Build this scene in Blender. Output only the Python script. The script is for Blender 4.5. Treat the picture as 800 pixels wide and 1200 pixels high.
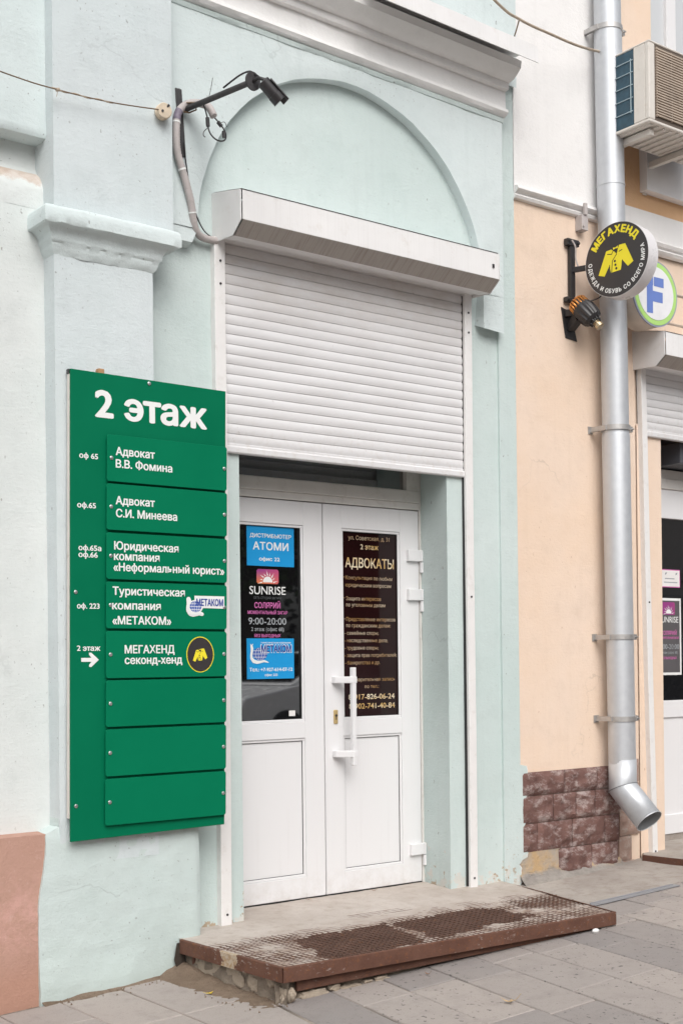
import bpy, bmesh, math, random
from mathutils import Vector, Matrix, noise
from mathutils.geometry import tessellate_polygon as mathutils_tess
R = math.radians
random.seed(7)
scene = bpy.context.scene
for o in list(bpy.data.objects):
    bpy.data.objects.remove(o)

# ------------------------------------------------------------------ camera
cam_d = bpy.data.cameras.new('camera')
cam = bpy.data.objects.new('camera', cam_d)
scene.collection.objects.link(cam)
scene.camera = cam
yaw, pit, rol = 0.6567, 0.0005, -0.0109
fw = Vector((math.sin(yaw)*math.cos(pit), math.cos(yaw)*math.cos(pit), math.sin(pit)))
rt = Vector((math.cos(yaw), -math.sin(yaw), 0)); up = rt.cross(fw)
c_, s_ = math.cos(rol), math.sin(rol)
r2 = rt*c_ + up*s_; u2 = up*c_ - rt*s_
m = Matrix((r2, u2, -fw)).transposed().to_4x4()
m.translation = Vector((-4.8884, -5.3715, 1.2572))
cam.matrix_world = m
cam_d.sensor_fit = 'HORIZONTAL'; cam_d.sensor_width = 36
cam_d.lens = 1537.66*36/800
cam_d.shift_y = 0.221
cam_d.clip_start = 0.05; cam_d.clip_end = 500

# ------------------------------------------------------------------ sky, sun, exposure
SUN_EL, SUN_AZ = R(44), R(203)          # azimuth measured clockwise from +y
world = bpy.data.worlds.new('World'); scene.world = world
world.use_nodes = True
wn = world.node_tree
sky = wn.nodes.new('ShaderNodeTexSky'); sky.sky_type = 'NISHITA'; sky.sun_disc = False
sky.sun_elevation = SUN_EL; sky.sun_rotation = SUN_AZ
sky.air_density = 1.0; sky.dust_density = 4.0; sky.ozone_density = 1.0
hs = wn.nodes.new('ShaderNodeHueSaturation'); hs.inputs['Saturation'].default_value = 0.22
bg = wn.nodes['Background']; bg.inputs['Strength'].default_value = 0.13
wn.links.new(sky.outputs[0], hs.inputs['Color']); wn.links.new(hs.outputs[0], bg.inputs['Color'])
sun_d = bpy.data.lights.new('sun', 'SUN'); sun_d.energy = 1.3; sun_d.angle = R(50); sun_d.color = (1, 0.97, 0.93)
sun = bpy.data.objects.new('sun', sun_d); scene.collection.objects.link(sun)
sd = Vector((math.sin(SUN_AZ)*math.cos(SUN_EL), math.cos(SUN_AZ)*math.cos(SUN_EL), math.sin(SUN_EL)))
sun.rotation_euler = sd.to_track_quat('Z', 'Y').to_euler()
sun.location = (0, -8, 12)
scene.view_settings.view_transform = 'Standard'
scene.view_settings.look = 'None'
scene.view_settings.exposure = 0.30
scene.view_settings.gamma = 1
scene.cycles.max_bounces = 6

# ------------------------------------------------------------------ node helper + materials
class NT:
    def __init__(s, name, rough=0.6, metal=0.0, spec=0.5):
        s.m = bpy.data.materials.new(name); s.m.use_nodes = True
        s.t = s.m.node_tree; s.b = s.t.nodes['Principled BSDF']
        s.b.inputs['Roughness'].default_value = rough; s.b.inputs['Metallic'].default_value = metal
        s.b.inputs['Specular IOR Level'].default_value = spec
        s.tc = s.t.nodes.new('ShaderNodeTexCoord')
    def n(s, kind, **kw):
        nd = s.t.nodes.new(kind)
        for k, v in kw.items():
            if hasattr(nd, k) and k not in nd.inputs: setattr(nd, k, v)
            else: nd.inputs[k].default_value = v
        return nd
    def l(s, a, b): s.t.links.new(a, b)
    def vec(s, sx=1, sy=1, sz=1):
        mp = s.n('ShaderNodeMapping'); mp.inputs['Scale'].default_value = (sx, sy, sz)
        s.l(s.tc.outputs['Object'], mp.inputs['Vector']); return mp.outputs[0]
    def noise(s, scale, detail=4, rough=0.55, v=None):
        nd = s.n('ShaderNodeTexNoise'); nd.inputs['Scale'].default_value = scale
        nd.inputs['Detail'].default_value = detail; nd.inputs['Roughness'].default_value = rough
        s.l(v if v is not None else s.tc.outputs['Object'], nd.inputs['Vector']); return nd.outputs['Fac']
    def ramp(s, f, lo, hi, a=0.0, b=1.0):
        nd = s.n('ShaderNodeMapRange'); nd.inputs['From Min'].default_value = lo; nd.inputs['From Max'].default_value = hi
        nd.inputs['To Min'].default_value = a; nd.inputs['To Max'].default_value = b
        s.l(f, nd.inputs['Value']); return nd.outputs[0]
    def math(s, op, a, b=0.0):
        nd = s.n('ShaderNodeMath', operation=op)
        for i, q in enumerate((a, b)):
            if isinstance(q, (int, float)): nd.inputs[i].default_value = q
            else: s.l(q, nd.inputs[i])
        return nd.outputs[0]
    def mix(s, f, a, b):
        nd = s.n('ShaderNodeMix', data_type='RGBA')
        for sock, q in ((nd.inputs[0], f), (nd.inputs[6], a), (nd.inputs[7], b)):
            if isinstance(q, (int, float)): sock.default_value = q
            elif isinstance(q, tuple): sock.default_value = (*q, 1) if len(q) == 3 else q
            else: s.l(q, sock)
        return nd.outputs[2]
    def xyz(s):
        nd = s.n('ShaderNodeSeparateXYZ'); s.l(s.tc.outputs['Object'], nd.inputs[0]); return nd.outputs
    def color(s, c):
        if isinstance(c, tuple): s.b.inputs['Base Color'].default_value = (*c, 1)
        else: s.l(c, s.b.inputs['Base Color'])
    def rough(s, f): s.l(f, s.b.inputs['Roughness'])
    def bump(s, h, strength=0.3, dist=0.01):
        nd = s.n('ShaderNodeBump'); nd.inputs['Strength'].default_value = strength; nd.inputs['Distance'].default_value = dist
        s.l(h, nd.inputs['Height'])
        if s.b.inputs['Normal'].is_linked: s.l(s.b.inputs['Normal'].links[0].from_socket, nd.inputs['Normal'])
        s.l(nd.outputs[0], s.b.inputs['Normal'])

def plaster(name, c, c_light, speck=(0.16, 0.15, 0.14), wear=True, stain=None, bump=0.35, peel=None):
    k = NT(name, rough=0.85, spec=0.25)
    big = k.noise(1.3, 5, 0.6)
    col = k.mix(k.ramp(big, 0.35, 0.68), c, c_light)
    med = k.noise(9, 6, 0.65)
    dark = tuple(x*0.90 for x in c)
    col = k.mix(k.math('MULTIPLY', k.ramp(med, 0.52, 0.75), 0.45), col, dark)
    # rain streaks, stretched vertically
    st = k.noise(1.0, 5, 0.6, k.vec(14, 14, 0.7))
    col = k.mix(k.math('MULTIPLY', k.ramp(st, 0.56, 0.78), 0.22), col, tuple(x*0.8 for x in c))
    if wear:
        sp = k.noise(34, 2, 0.5, k.vec(1, 1, 0.6))
        col = k.mix(k.ramp(sp, 0.735, 0.765, 0, 0.55), col, speck)
    z = k.xyz()[2]
    if stain:
        edge = k.math('ADD', z, k.math('MULTIPLY', k.noise(6, 5, 0.7), -0.5))
        col = k.mix(k.ramp(edge, -0.32, 0.02, 0.55, 0), col, stain)
    if peel:
        pn = k.math('SUBTRACT', k.noise(11, 6, 0.7), k.math('MULTIPLY', k.ramp(z, 0.0, 0.5), 0.28))
        pm = k.ramp(pn, 0.455, 0.475)
        pn2 = k.math('SUBTRACT', k.noise(17, 6, 0.7, k.vec(1.1, 1, 0.9)), k.math('MULTIPLY', k.ramp(z, 0.0, 0.45), 0.3))
        col = k.mix(k.ramp(pn2, 0.475, 0.49, 0, 0.8), col, (0.40, 0.27, 0.16))
        col = k.mix(pm, col, peel)
    if wear:
        dv = k.n('ShaderNodeTexNoise'); dv.inputs['Scale'].default_value = 4; dv.inputs['Detail'].default_value = 4
        k.l(k.tc.outputs['Object'], dv.inputs['Vector'])
        av = k.n('ShaderNodeVectorMath', operation='MULTIPLY_ADD'); k.l(dv.outputs['Color'], av.inputs[0]); av.inputs[1].default_value = (.35, .35, .35); k.l(k.tc.outputs['Object'], av.inputs[2])
        vo = k.n('ShaderNodeTexVoronoi', feature='DISTANCE_TO_EDGE'); vo.inputs['Scale'].default_value = 1.1; k.l(av.outputs[0], vo.inputs['Vector'])
        ck = k.math('MULTIPLY', k.ramp(vo.outputs['Distance'], 0.0015, 0.0055, 1, 0), k.ramp(k.noise(1.7, 3), 0.55, 0.66))
        col = k.mix(k.math('MULTIPLY', ck, 0.28), col, tuple(x*0.45 for x in c))
        blot = k.ramp(k.noise(2.6, 7, 0.72), 0.53, 0.68, 0, 0.42)
        col = k.mix(blot, col, tuple(x*0.86 for x in c))
        sp2 = k.noise(75, 2, 0.5, k.vec(1, 1, 0.8))
        col = k.mix(k.math('MULTIPLY', k.ramp(sp2, 0.70, 0.73), k.ramp(k.noise(1.9, 2), .45, .6, 0, .5)), col, speck)
    k.color(col)
    h = k.math('ADD', k.math('MULTIPLY', k.noise(5, 3), 0.9), k.math('MULTIPLY', k.noise(60, 6, 0.7), 0.35))
    brush = k.noise(1.0, 3, 0.6, k.vec(20, 20, 90))
    h = k.math('ADD', h, k.math('MULTIPLY', brush, 0.18))
    k.bump(h, bump, 0.02)
    return k.m

def flat(name, c, rough=0.5, metal=0.0, spec=0.5, var=0.06, scale=8, bump=0.0, dirt=None, streak=0.0, rv=0.06):
    k = NT(name, rough, metal, spec)
    n1 = k.noise(scale, 5, 0.6)
    col = k.mix(k.ramp(n1, 0.3, 0.7), tuple(x*(1-var) for x in c), tuple(min(1, x*(1+var)) for x in c))
    if dirt:
        col = k.mix(k.ramp(k.noise(scale*2.5, 6, 0.7), 0.55, 0.8, 0, 0.5), col, dirt)
    if streak:
        st = k.noise(1.0, 6, 0.65, k.vec(130, 4, 2.0))
        col = k.mix(k.ramp(st, 0.5, 0.75, 0, streak), col, (0.23, 0.185, 0.15))
    k.color(col)
    if rv: k.rough(k.ramp(n1, 0.3, 0.7, max(0.02, rough-rv), min(1, rough+rv)))
    if bump: k.bump(k.noise(scale*6, 5, 0.6), bump, 0.01)
    return k.m

M = {}
M['mint'] = plaster('mint_plaster', (0.530, 0.622, 0.606), (0.600, 0.675, 0.664), peel=(0.62, 0.61, 0.57))
M['mint_pale'] = plaster('pale_mint_plaster', (0.575, 0.64, 0.65), (0.625, 0.675, 0.69), stain=(0.52, 0.585, 0.565))
M['mint_low'] = plaster('weathered_mint_plaster', (0.525, 0.61, 0.595), (0.585, 0.66, 0.65), stain=(0.47, 0.545, 0.515))
M['mint_clean'] = plaster('clean_mint_plaster', (0.60, 0.678, 0.678), (0.645, 0.707, 0.710))
M['white_wall'] = plaster('white_limewash', (0.615, 0.655, 0.645), (0.70, 0.72, 0.71))
M['cornice'] = plaster('white_cornice_paint', (0.80, 0.795, 0.785), (0.84, 0.83, 0.82), wear=False)
M['peach'] = plaster('peach_plaster', (0.775, 0.60, 0.465), (0.79, 0.645, 0.54), speck=(0.45, 0.28, 0.18))
M['peach_white'] = plaster('white_painted_plaster', (0.80, 0.785, 0.775), (0.83, 0.815, 0.805), wear=False)
M['peach_shade'] = plaster('shaded_peach_plaster', (0.72, 0.45, 0.25), (0.76, 0.50, 0.31), wear=False)  # peach deepened to orange, the recess shade put into its colour
def skirt_mat():
    k = NT('cement_skirt', 0.92, spec=0.2); z = k.xyz()[2]
    e = k.math('ADD', z, k.math('MULTIPLY', k.math('SUBTRACT', k.noise(8, 6, 0.7), 0.5), 0.14))
    g_ = k.mix(k.ramp(k.noise(14, 6, 0.7), 0.35, 0.65), (0.25, 0.225, 0.205), (0.36, 0.33, 0.30))
    o_ = k.mix(k.ramp(k.noise(7, 6, 0.7), 0.40, 0.62), (0.56, 0.39, 0.22), (0.44, 0.38, 0.32))
    k.color(k.mix(k.ramp(e, 0.065, 0.095), g_, o_)); k.bump(k.noise(40, 7, 0.75), 0.9, 0.012); return k.m
M['skirt'] = skirt_mat()
def pink_mat():
    k = NT('pink_plinth_paint', 0.9, spec=0.2)
    z = k.xyz()[2]
    c1 = k.mix(k.ramp(k.noise(3, 5), 0.35, 0.65), (0.415, 0.245, 0.190), (0.465, 0.285, 0.225))
    wn_ = k.math('MULTIPLY', k.ramp(k.noise(13, 6, 0.7), 0.42, 0.62), k.ramp(k.math('ABSOLUTE', k.math('ADD', z, -0.30)), 0.06, 0.2, 1, 0.12))
    c = k.mix(wn_, c1, (0.56, 0.335, 0.285))
    c = k.mix(k.ramp(k.noise(34, 5, 0.7), 0.58, 0.72, 0, 0.4), c, (0.60, 0.42, 0.37))
    c = k.mix(k.ramp(z, 0.02, 0.10, 0.7, 0.0), c, (0.44, 0.25, 0.185))
    k.color(c); k.bump(k.noise(40, 6, 0.7), 0.5, 0.01); return k.m
M['pink'] = pink_mat()
def bare_mat():
    k = NT('bare_render_patch', 0.9, spec=0.2); z = k.xyz()[2]
    e = k.math('ADD', z, k.math('MULTIPLY', k.math('SUBTRACT', k.noise(9, 6, 0.7), 0.5), 0.16))
    c = k.mix(k.ramp(e, 3.455, 3.475), (0.655, 0.685, 0.675), k.mix(k.ramp(k.noise(12, 5, 0.7), 0.4, 0.6), (0.60, 0.545, 0.50), (0.50, 0.41, 0.345)))
    k.color(c); k.bump(k.noise(30, 6, 0.7), 0.6, 0.01); return k.m
M['bare'] = bare_mat()
M['pvc'] = flat('white_pvc', (0.76, 0.755, 0.765), 0.32, var=0.008, scale=1.2, rv=0.0)
M['pvc_dirty'] = flat('greyed_pvc', (0.68, 0.66, 0.63), 0.4, var=0.05, scale=6, dirt=(0.36, 0.32, 0.27))
M['white_metal'] = flat('white_coated_metal', (0.78, 0.77, 0.765), 0.35, var=0.03, scale=5, dirt=(0.60, 0.55, 0.50), streak=0.10)
M['box_under'] = flat('grimy_shaded_coated_metal', (0.40, 0.365, 0.335), 0.6, var=0.05, scale=6, streak=0.9)  # base darkened to carry the underside's shade; streaks are grime
M['rail'] = flat('guide_rail_coating', (0.78, 0.765, 0.755), 0.35, var=0.03, scale=7, dirt=(0.52, 0.47, 0.42))
M['seal'] = flat('black_rubber_seal', (0.015, 0.015, 0.016), 0.6)
def pvc_leaf():
    k = NT('white_pvc_door_leaf', 0.32); z = k.xyz()[2]
    e = k.math('MULTIPLY', k.ramp(z, 0.0, 0.16, 1, 0), k.ramp(k.noise(16, 6, 0.7), 0.40, 0.66))
    st = k.math('MULTIPLY', k.ramp(k.noise(1.0, 5, 0.65, k.vec(30, 30, 1.6)), 0.55, 0.75), 0.10)
    c = k.mix(k.math('MULTIPLY', e, 0.42), (0.755, 0.75, 0.76), (0.46, 0.41, 0.36))
    c = k.mix(st, c, (0.52, 0.50, 0.48)); k.color(c); return k.m
M['pvc_leaf'] = pvc_leaf()
def slat_mat():
    k = NT('shutter_slat_coating', 0.38, spec=0.45)
    z = k.xyz()[2]
    c = k.mix(k.ramp(k.noise(4, 5, 0.6, k.vec(0.6, 1, 3)), 0.3, 0.7), (0.66, 0.65, 0.655), (0.73, 0.725, 0.735))
    hi = k.math('MULTIPLY', k.ramp(z, 0.62, 0.95), k.ramp(k.noise(5, 6, 0.7, k.vec(1, 1, 2.5)), 0.3, 0.65))
    c = k.mix(k.math('MULTIPLY', hi, 0.55), c, (0.52, 0.46, 0.41))
    c = k.mix(k.ramp(k.noise(45, 3, 0.6), 0.70, 0.76, 0, 0.5), c, (0.35, 0.31, 0.28))
    lo = k.math('MULTIPLY', k.ramp(z, 0.0, 0.25, 1, 0), k.ramp(k.noise(28, 4, 0.7), 0.5, 0.66))
    c = k.mix(k.math('MULTIPLY', lo, 0.4), c, (0.55, 0.50, 0.46))
    k.color(c); return k.m
M['slat'] = slat_mat()
M['green'] = flat('green_sign_face', (0.0008, 0.165, 0.078), 0.5, spec=0.08, var=0.05, scale=2.5)
M['green_back'] = flat('green_sign_back', (0.0008, 0.148, 0.070), 0.5, spec=0.08, var=0.06, scale=2.5)
M['plastic_edge'] = flat('white_plastic_edge', (0.66, 0.62, 0.58), 0.5, dirt=(0.3, 0.22, 0.16))
M['vinyl_white'] = flat('white_vinyl', (0.80, 0.81, 0.80), 0.45, var=0.01)
M['vinyl_grey'] = flat('faded_grey_vinyl', (0.34, 0.36, 0.38), 0.45, var=0.3, scale=9)
M['vinyl_dim'] = flat('dim_grey_vinyl', (0.11, 0.12, 0.125), 0.45, var=0.2, scale=9)
M['vinyl_pink'] = flat('pink_vinyl', (0.62, 0.16, 0.42), 0.45, var=0.1)
M['vinyl_blue'] = flat('blue_poster', (0.012, 0.30, 0.66), 0.35, var=0.03)
M['navy'] = flat('navy_vinyl', (0.03, 0.06, 0.30), 0.4)
M['globe'] = flat('globe_blue_vinyl', (0.06, 0.12, 0.42), 0.4)
def gold_mat():
    k = NT('gold_vinyl', 0.4)
    n = k.noise(9, 3, 0.5, k.vec(1, 1, 1.6))
    c = k.mix(k.ramp(n, 0.42, 0.58), (0.55, 0.36, 0.13), (0.72, 0.64, 0.48)); k.color(c); return k.m
M['gold'] = gold_mat()
def dim_gold():
    k = NT('dull_gold_vinyl', 0.45)
    n = k.noise(7, 3, 0.5, k.vec(1, 1, 1.6))
    c = k.mix(k.ramp(n, 0.4, 0.6), (0.30, 0.17, 0.06), (0.44, 0.37, 0.28)); k.color(c); return k.m
M['gold_dim'] = dim_gold()
M['brown_film'] = flat('brown_window_film', (0.016, 0.0045, 0.005), 0.09, var=0.2, scale=3)
def sunrise():
    k = NT('sunrise_gradient_vinyl', 0.4)
    x, y, z = k.xyz()
    c = k.mix(k.ramp(z, 0.0, 0.07), (0.75, 0.22, 0.05), (0.30, 0.05, 0.22))
    c = k.mix(k.ramp(x, 0.02, 0.13, 0, 0.6), c, (0.55, 0.08, 0.16)); k.color(c); return k.m
M['sunrise'] = sunrise()
M['yellow'] = flat('yellow_vinyl', (0.82, 0.70, 0.03), 0.5, var=0.02)
M['emblem_black'] = flat('dark_sign_face', (0.040, 0.035, 0.036), 0.35, var=0.08, scale=4)
M['jacket_line'] = flat('black_vinyl', (0.03, 0.028, 0.02), 0.5)
M['sign_rim'] = flat('white_sign_rim', (0.72, 0.70, 0.71), 0.3, var=0.02)
M['lime'] = flat('lime_ring', (0.42, 0.68, 0.20), 0.4)
M['f_blue'] = flat('faded_blue_vinyl', (0.14, 0.22, 0.55), 0.4)
M['f_white'] = flat('milky_sign_face', (0.78, 0.78, 0.80), 0.35)
M['f_grey'] = flat('grey_blue_trim', (0.30, 0.32, 0.42), 0.4)
M['f_rim'] = flat('stained_sign_rim', (0.66, 0.58, 0.50), 0.5, dirt=(0.40, 0.25, 0.14), var=0.1)
M['screw'] = flat('steel_screw', (0.50, 0.50, 0.50), 0.35, metal=0.85)
M['black_metal'] = flat('black_painted_metal', (0.022, 0.021, 0.023), 0.45, var=0.2, scale=20, dirt=(0.10, 0.06, 0.04))
M['black_plastic'] = flat('black_plastic', (0.028, 0.026, 0.028), 0.4, var=0.1, scale=10)
M['iron'] = flat('weathered_dark_iron', (0.06, 0.058, 0.06), 0.6, metal=0.3, var=0.3, scale=15, dirt=(0.16, 0.09, 0.06))
M['hose'] = flat('dusty_grey_hose', (0.46, 0.42, 0.41), 0.7, var=0.1, scale=20, dirt=(0.22, 0.18, 0.16))
M['ceramic'] = flat('stained_ceramic', (0.62, 0.52, 0.40), 0.5, var=0.15, scale=30)
M['wire'] = flat('brown_twisted_wire', (0.17, 0.115, 0.07), 0.6, var=0.2, scale=40)
M['cable_beige'] = flat('beige_cable', (0.42, 0.34, 0.26), 0.6, var=0.15, scale=20)
M['copper'] = flat('copper_winding', (0.62, 0.27, 0.08), 0.3, metal=0.8, var=0.2, scale=60)
M['brass'] = flat('brass_gear', (0.52, 0.42, 0.28), 0.35, metal=0.85, var=0.15, scale=40)
def zinc():
    k = NT('galvanised_zinc', 0.5, metal=0.6)
    n = k.noise(22, 4, 0.6); st = k.noise(1.0, 5, 0.6, k.vec(25, 25, 1.2))
    c = k.mix(k.ramp(n, 0.3, 0.7), (0.56, 0.58, 0.61), (0.62, 0.64, 0.665))
    c = k.mix(k.ramp(st, 0.58, 0.8, 0, 0.3), c, (0.50, 0.52, 0.55))
    k.color(c); k.rough(k.ramp(n, 0.3, 0.7, 0.48, 0.56)); k.bump(k.noise(2, 1, .4, k.vec(1, 1, .5)), 0.03, 0.02); return k.m
M['zinc'] = zinc()
M['clamp'] = flat('dull_clamp_steel', (0.50, 0.49, 0.48), 0.5, metal=0.75, var=0.1, scale=30, dirt=(0.35, 0.27, 0.22))
M['zinc_dark'] = flat('pipe_inside_zinc', (0.24, 0.25, 0.26), 0.7, metal=0.3)  # darkened zinc, paints the shade inside the spout; also colours the seam ring
M['glass_dark'] = None
def glass(name, tint, ior=1.85, rough=0.02):
    k = NT(name, rough); k.color(tint); k.b.inputs['IOR'].default_value = ior
    k.b.inputs['Specular IOR Level'].default_value = 0.5
    k.bump(k.noise(1.6, 1), 0.05, 0.01); return k.m
M['glass'] = glass('dark_window_glass', (0.006, 0.006, 0.007), ior=3.4)
M['glass_pale'] = glass('curtained_window_glass', (0.58, 0.60, 0.62))
M['lockgold'] = flat('gold_lock_plate', (0.62, 0.46, 0.22), 0.35, metal=0.5)
M['ac_body'] = flat('cream_casing', (0.70, 0.66, 0.61), 0.45, var=0.05, dirt=(0.5, 0.42, 0.34))
M['ac_grille'] = flat('dusty_grille', (0.45, 0.37, 0.30), 0.6, var=0.15, scale=6)
M['ac_dark'] = flat('fan_cavity', (0.14, 0.11, 0.09), 0.8)
M['coil'] = flat('blue_coil_fins', (0.028, 0.075, 0.110), 0.5, var=0.25, scale=30)
M['coil_wire'] = flat('coil_guard_wire', (0.35, 0.45, 0.50), 0.4)
def rust_mat(name, c1, c2, flake=0.3):
    k = NT(name, 0.8, metal=0.15, spec=0.3)
    n = k.noise(8, 6, 0.7); n2 = k.noise(45, 6, 0.75)
    c = k.mix(k.ramp(n, 0.35, 0.65), c1, c2)
    c = k.mix(k.ramp(n2, 0.55, 0.72, 0, 0.6), c, (0.30, 0.115, 0.035))
    c = k.mix(k.ramp(k.noise(19, 6, 0.8, k.vec(0.7, 1, 1.4)), 0.63, 0.70, 0, flake), c, (0.42, 0.36, 0.31))
    k.color(c); k.bump(n2, 0.5, 0.006); return k.m
def rust_edge():
    m_ = rust_mat('rusty_edge_iron', (0.115, 0.054, 0.038), (0.160, 0.080, 0.056), 0.55)
    t = m_.node_tree; b_ = t.nodes['Principled BSDF']; k = NT.__new__(NT); k.m = m_; k.t = t; k.b = b_; k.tc = [n for n in t.nodes if n.type == 'TEX_COORD'][0]
    src = b_.inputs['Base Color'].links[0].from_socket
    x, y, z = k.xyz()
    d = k.math('SUBTRACT', k.math('ABSOLUTE', k.math('ADD', y, 0.0)), k.math('MULTIPLY', k.math('SUBTRACT', k.noise(22, 6, 0.75), 0.42), 0.22))
    msk = k.math('MULTIPLY', k.ramp(d, 0.035, 0.042, 1, 0), k.ramp(x, -1.0, -.98, 1, 0))
    lime = k.mix(k.ramp(k.noise(50, 5, 0.7), 0.45, 0.65), (0.50, 0.42, 0.33), (0.36, 0.22, 0.10))
    col = k.mix(msk, src, lime)
    # pale scuffs on the long front edge
    sc = k.math('MULTIPLY', k.ramp(k.noise(1.0, 5, 0.7, k.vec(26, 26, 60)), 0.60, 0.66), k.ramp(k.noise(2.3, 2), 0.48, 0.58))
    col = k.mix(k.math('MULTIPLY', sc, 0.8), col, (0.33, 0.28, 0.25))
    k.l(col, b_.inputs['Base Color']); return m_
M['rust'] = rust_mat('rusty_angle_iron', (0.105, 0.050, 0.036), (0.150, 0.076, 0.054), 0.5)
M['rust_dark'] = rust_mat('rusty_grating', (0.105, 0.060, 0.046), (0.160, 0.095, 0.074), 0.2)
def concrete(name, c1, c2, c3, b=0.6):
    k = NT(name, 0.92, spec=0.2)
    c = k.mix(k.ramp(k.noise(2.2, 6, 0.65), 0.35, 0.65), c1, c2)
    c = k.mix(k.ramp(k.noise(15, 6, 0.7), 0.5, 0.72, 0, 0.6), c, c3)
    c = k.mix(k.ramp(k.noise(110, 3, 0.6), 0.62, 0.70, 0, 0.5), c, tuple(x*0.6 for x in c1))
    k.color(c); k.bump(k.math('ADD', k.noise(14, 6, 0.7), k.math('MULTIPLY', k.noise(120, 4, 0.7), 0.4)), b, 0.012); return k.m
def slab_mat():
    m_ = concrete('stained_platform_concrete', (0.44, 0.380, 0.335), (0.56, 0.505, 0.460), (0.37, 0.300, 0.245))
    t = m_.node_tree; b_ = t.nodes['Principled BSDF']; k = NT.__new__(NT); k.m = m_; k.t = t; k.b = b_; k.tc = [n for n in t.nodes if n.type == 'TEX_COORD'][0]
    src = b_.inputs['Base Color'].links[0].from_socket; x, y, z = k.xyz()
    f_ = k.math('MULTIPLY', k.ramp(y, 0.28, -0.05), k.ramp(k.noise(11, 6, 0.7), 0.38, 0.64))
    col = k.mix(k.math('MULTIPLY', f_, 0.72), src, (0.235, 0.140, 0.095))
    deep = k.ramp(z, 0.112, 0.119, 0.8, 0.0)
    col = k.mix(deep, col, (0.115, 0.070, 0.050))
    k.l(col, b_.inputs['Base Color']); return m_
M['slab_top'] = slab_mat()
M['slab'] = concrete('platform_concrete', (0.32, 0.282, 0.250), (0.42, 0.380, 0.345), (0.26, 0.212, 0.172))
M['mortar'] = concrete('dirty_mortar', (0.20, 0.165, 0.13), (0.28, 0.235, 0.19), (0.12, 0.09, 0.07), 1.0)
M['stone'] = concrete('rubble_stone', (0.34, 0.275, 0.215), (0.45, 0.385, 0.31), (0.22, 0.16, 0.115), 1.0)
M['apron'] = concrete('apron_concrete', (0.33, 0.292, 0.262), (0.43, 0.388, 0.352), (0.24, 0.195, 0.165))
M['dirt'] = concrete('wall_foot_dirt', (0.185, 0.135, 0.098), (0.27, 0.205, 0.155), (0.12, 0.086, 0.064), 1.2)
def brown_stone(name, c1, c2, c3):
    k = NT(name, 0.85, spec=0.3)
    c = k.mix(k.ramp(k.noise(6, 5, 0.65), 0.35, 0.65), c1, c2)
    w = k.ramp(k.noise(12, 8, 0.8, k.vec(1, 1, 1.6)), 0.49, 0.62, 0, 0.9)
    c = k.mix(w, c, c3)
    k.color(c); k.bump(k.noise(30, 7, 0.75), 0.9, 0.012); return k.m
M['plinth_stone'] = brown_stone('rough_faced_red_brown_stone', (0.140, 0.074, 0.064), (0.205, 0.112, 0.095), (0.42, 0.345, 0.325))
M['plinth_pink'] = brown_stone('pale_pink_stone', (0.34, 0.23, 0.19), (0.42, 0.29, 0.24), (0.46, 0.38, 0.33))
def paving_mat():
    k = NT('paving_slabs', 0.85, spec=0.3)
    at = k.n('ShaderNodeVertexColor'); at.layer_name = 'tint'
    sp = k.n('ShaderNodeSeparateColor'); k.l(at.outputs['Color'], sp.inputs[0])
    base = k.mix(sp.outputs[0], (0.265, 0.244, 0.238), (0.420, 0.372, 0.342))
    base = k.mix(k.ramp(k.noise(2.5, 6, 0.65), 0.3, 0.7, 0, 0.40), base, (0.345, 0.302, 0.276))
    base = k.mix(k.ramp(k.noise(9, 6, 0.7), 0.5, 0.75, 0, 0.5), base, (0.235, 0.208, 0.196))
    pit = k.ramp(k.noise(48, 2, 0.5, k.vec(1, 0.75, 1)), 0.655, 0.70)
    pit = k.math('MULTIPLY', pit, sp.outputs[1])
    base = k.mix(k.math('MULTIPLY', pit, 0.75), base, (0.075, 0.070, 0.072))
    base = k.mix(k.ramp(k.noise(160, 2, 0.5), 0.60, 0.70, 0, 0.35), base, (0.15, 0.135, 0.13))
    k.color(base)
    k.bump(k.math('SUBTRACT', k.noise(90, 5, 0.7), k.math('MULTIPLY', pit, 1.5)), 0.35, 0.006)
    return k.m
M['paving'] = paving_mat()
M['joint'] = concrete('joint_sand', (0.15, 0.128, 0.110), (0.36, 0.31, 0.265), (0.11, 0.092, 0.078), 0.8)
M['asphalt'] = concrete('asphalt', (0.05, 0.05, 0.052), (0.06, 0.06, 0.06), (0.04, 0.04, 0.04))
M['kerbstone'] = concrete('kerb_concrete', (0.36, 0.35, 0.33), (0.42, 0.41, 0.39), (0.30, 0.28, 0.26))
M['leaf_y'] = flat('yellow_leaf', (0.70, 0.50, 0.05), 0.6)
M['leaf_b'] = flat('dry_tan_leaf', (0.46, 0.32, 0.18), 0.7, var=0.15, scale=60)
M['leaf_r'] = flat('dry_brown_leaf', (0.22, 0.10, 0.045), 0.7, var=0.2, scale=60)
M['strip'] = flat('grey_metal_strip', (0.34, 0.34, 0.36), 0.5, metal=0.4, dirt=(0.3, 0.26, 0.22))
M['far_wall'] = flat('far_brown_facade', (0.085, 0.075, 0.065), 0.9)
M['far_trim'] = flat('far_grey_trim', (0.22, 0.21, 0.20), 0.9)
M['car_paint'] = flat('silver_car_paint', (0.80, 0.81, 0.82), 0.25, var=0.02)
M['tyre'] = flat('tyre_rubber', (0.02, 0.02, 0.02), 0.8)
M['bark'] = flat('tree_bark', (0.10, 0.075, 0.055), 0.9, var=0.3, scale=12)
M['foliage'] = flat('tree_leaves', (0.045, 0.075, 0.028), 0.7, var=0.4, scale=3)
M['interior'] = flat('dark_interior', (0.05, 0.045, 0.045), 0.9)
M['heater'] = flat('grey_air_curtain', (0.085, 0.09, 0.105), 0.35)
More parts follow.
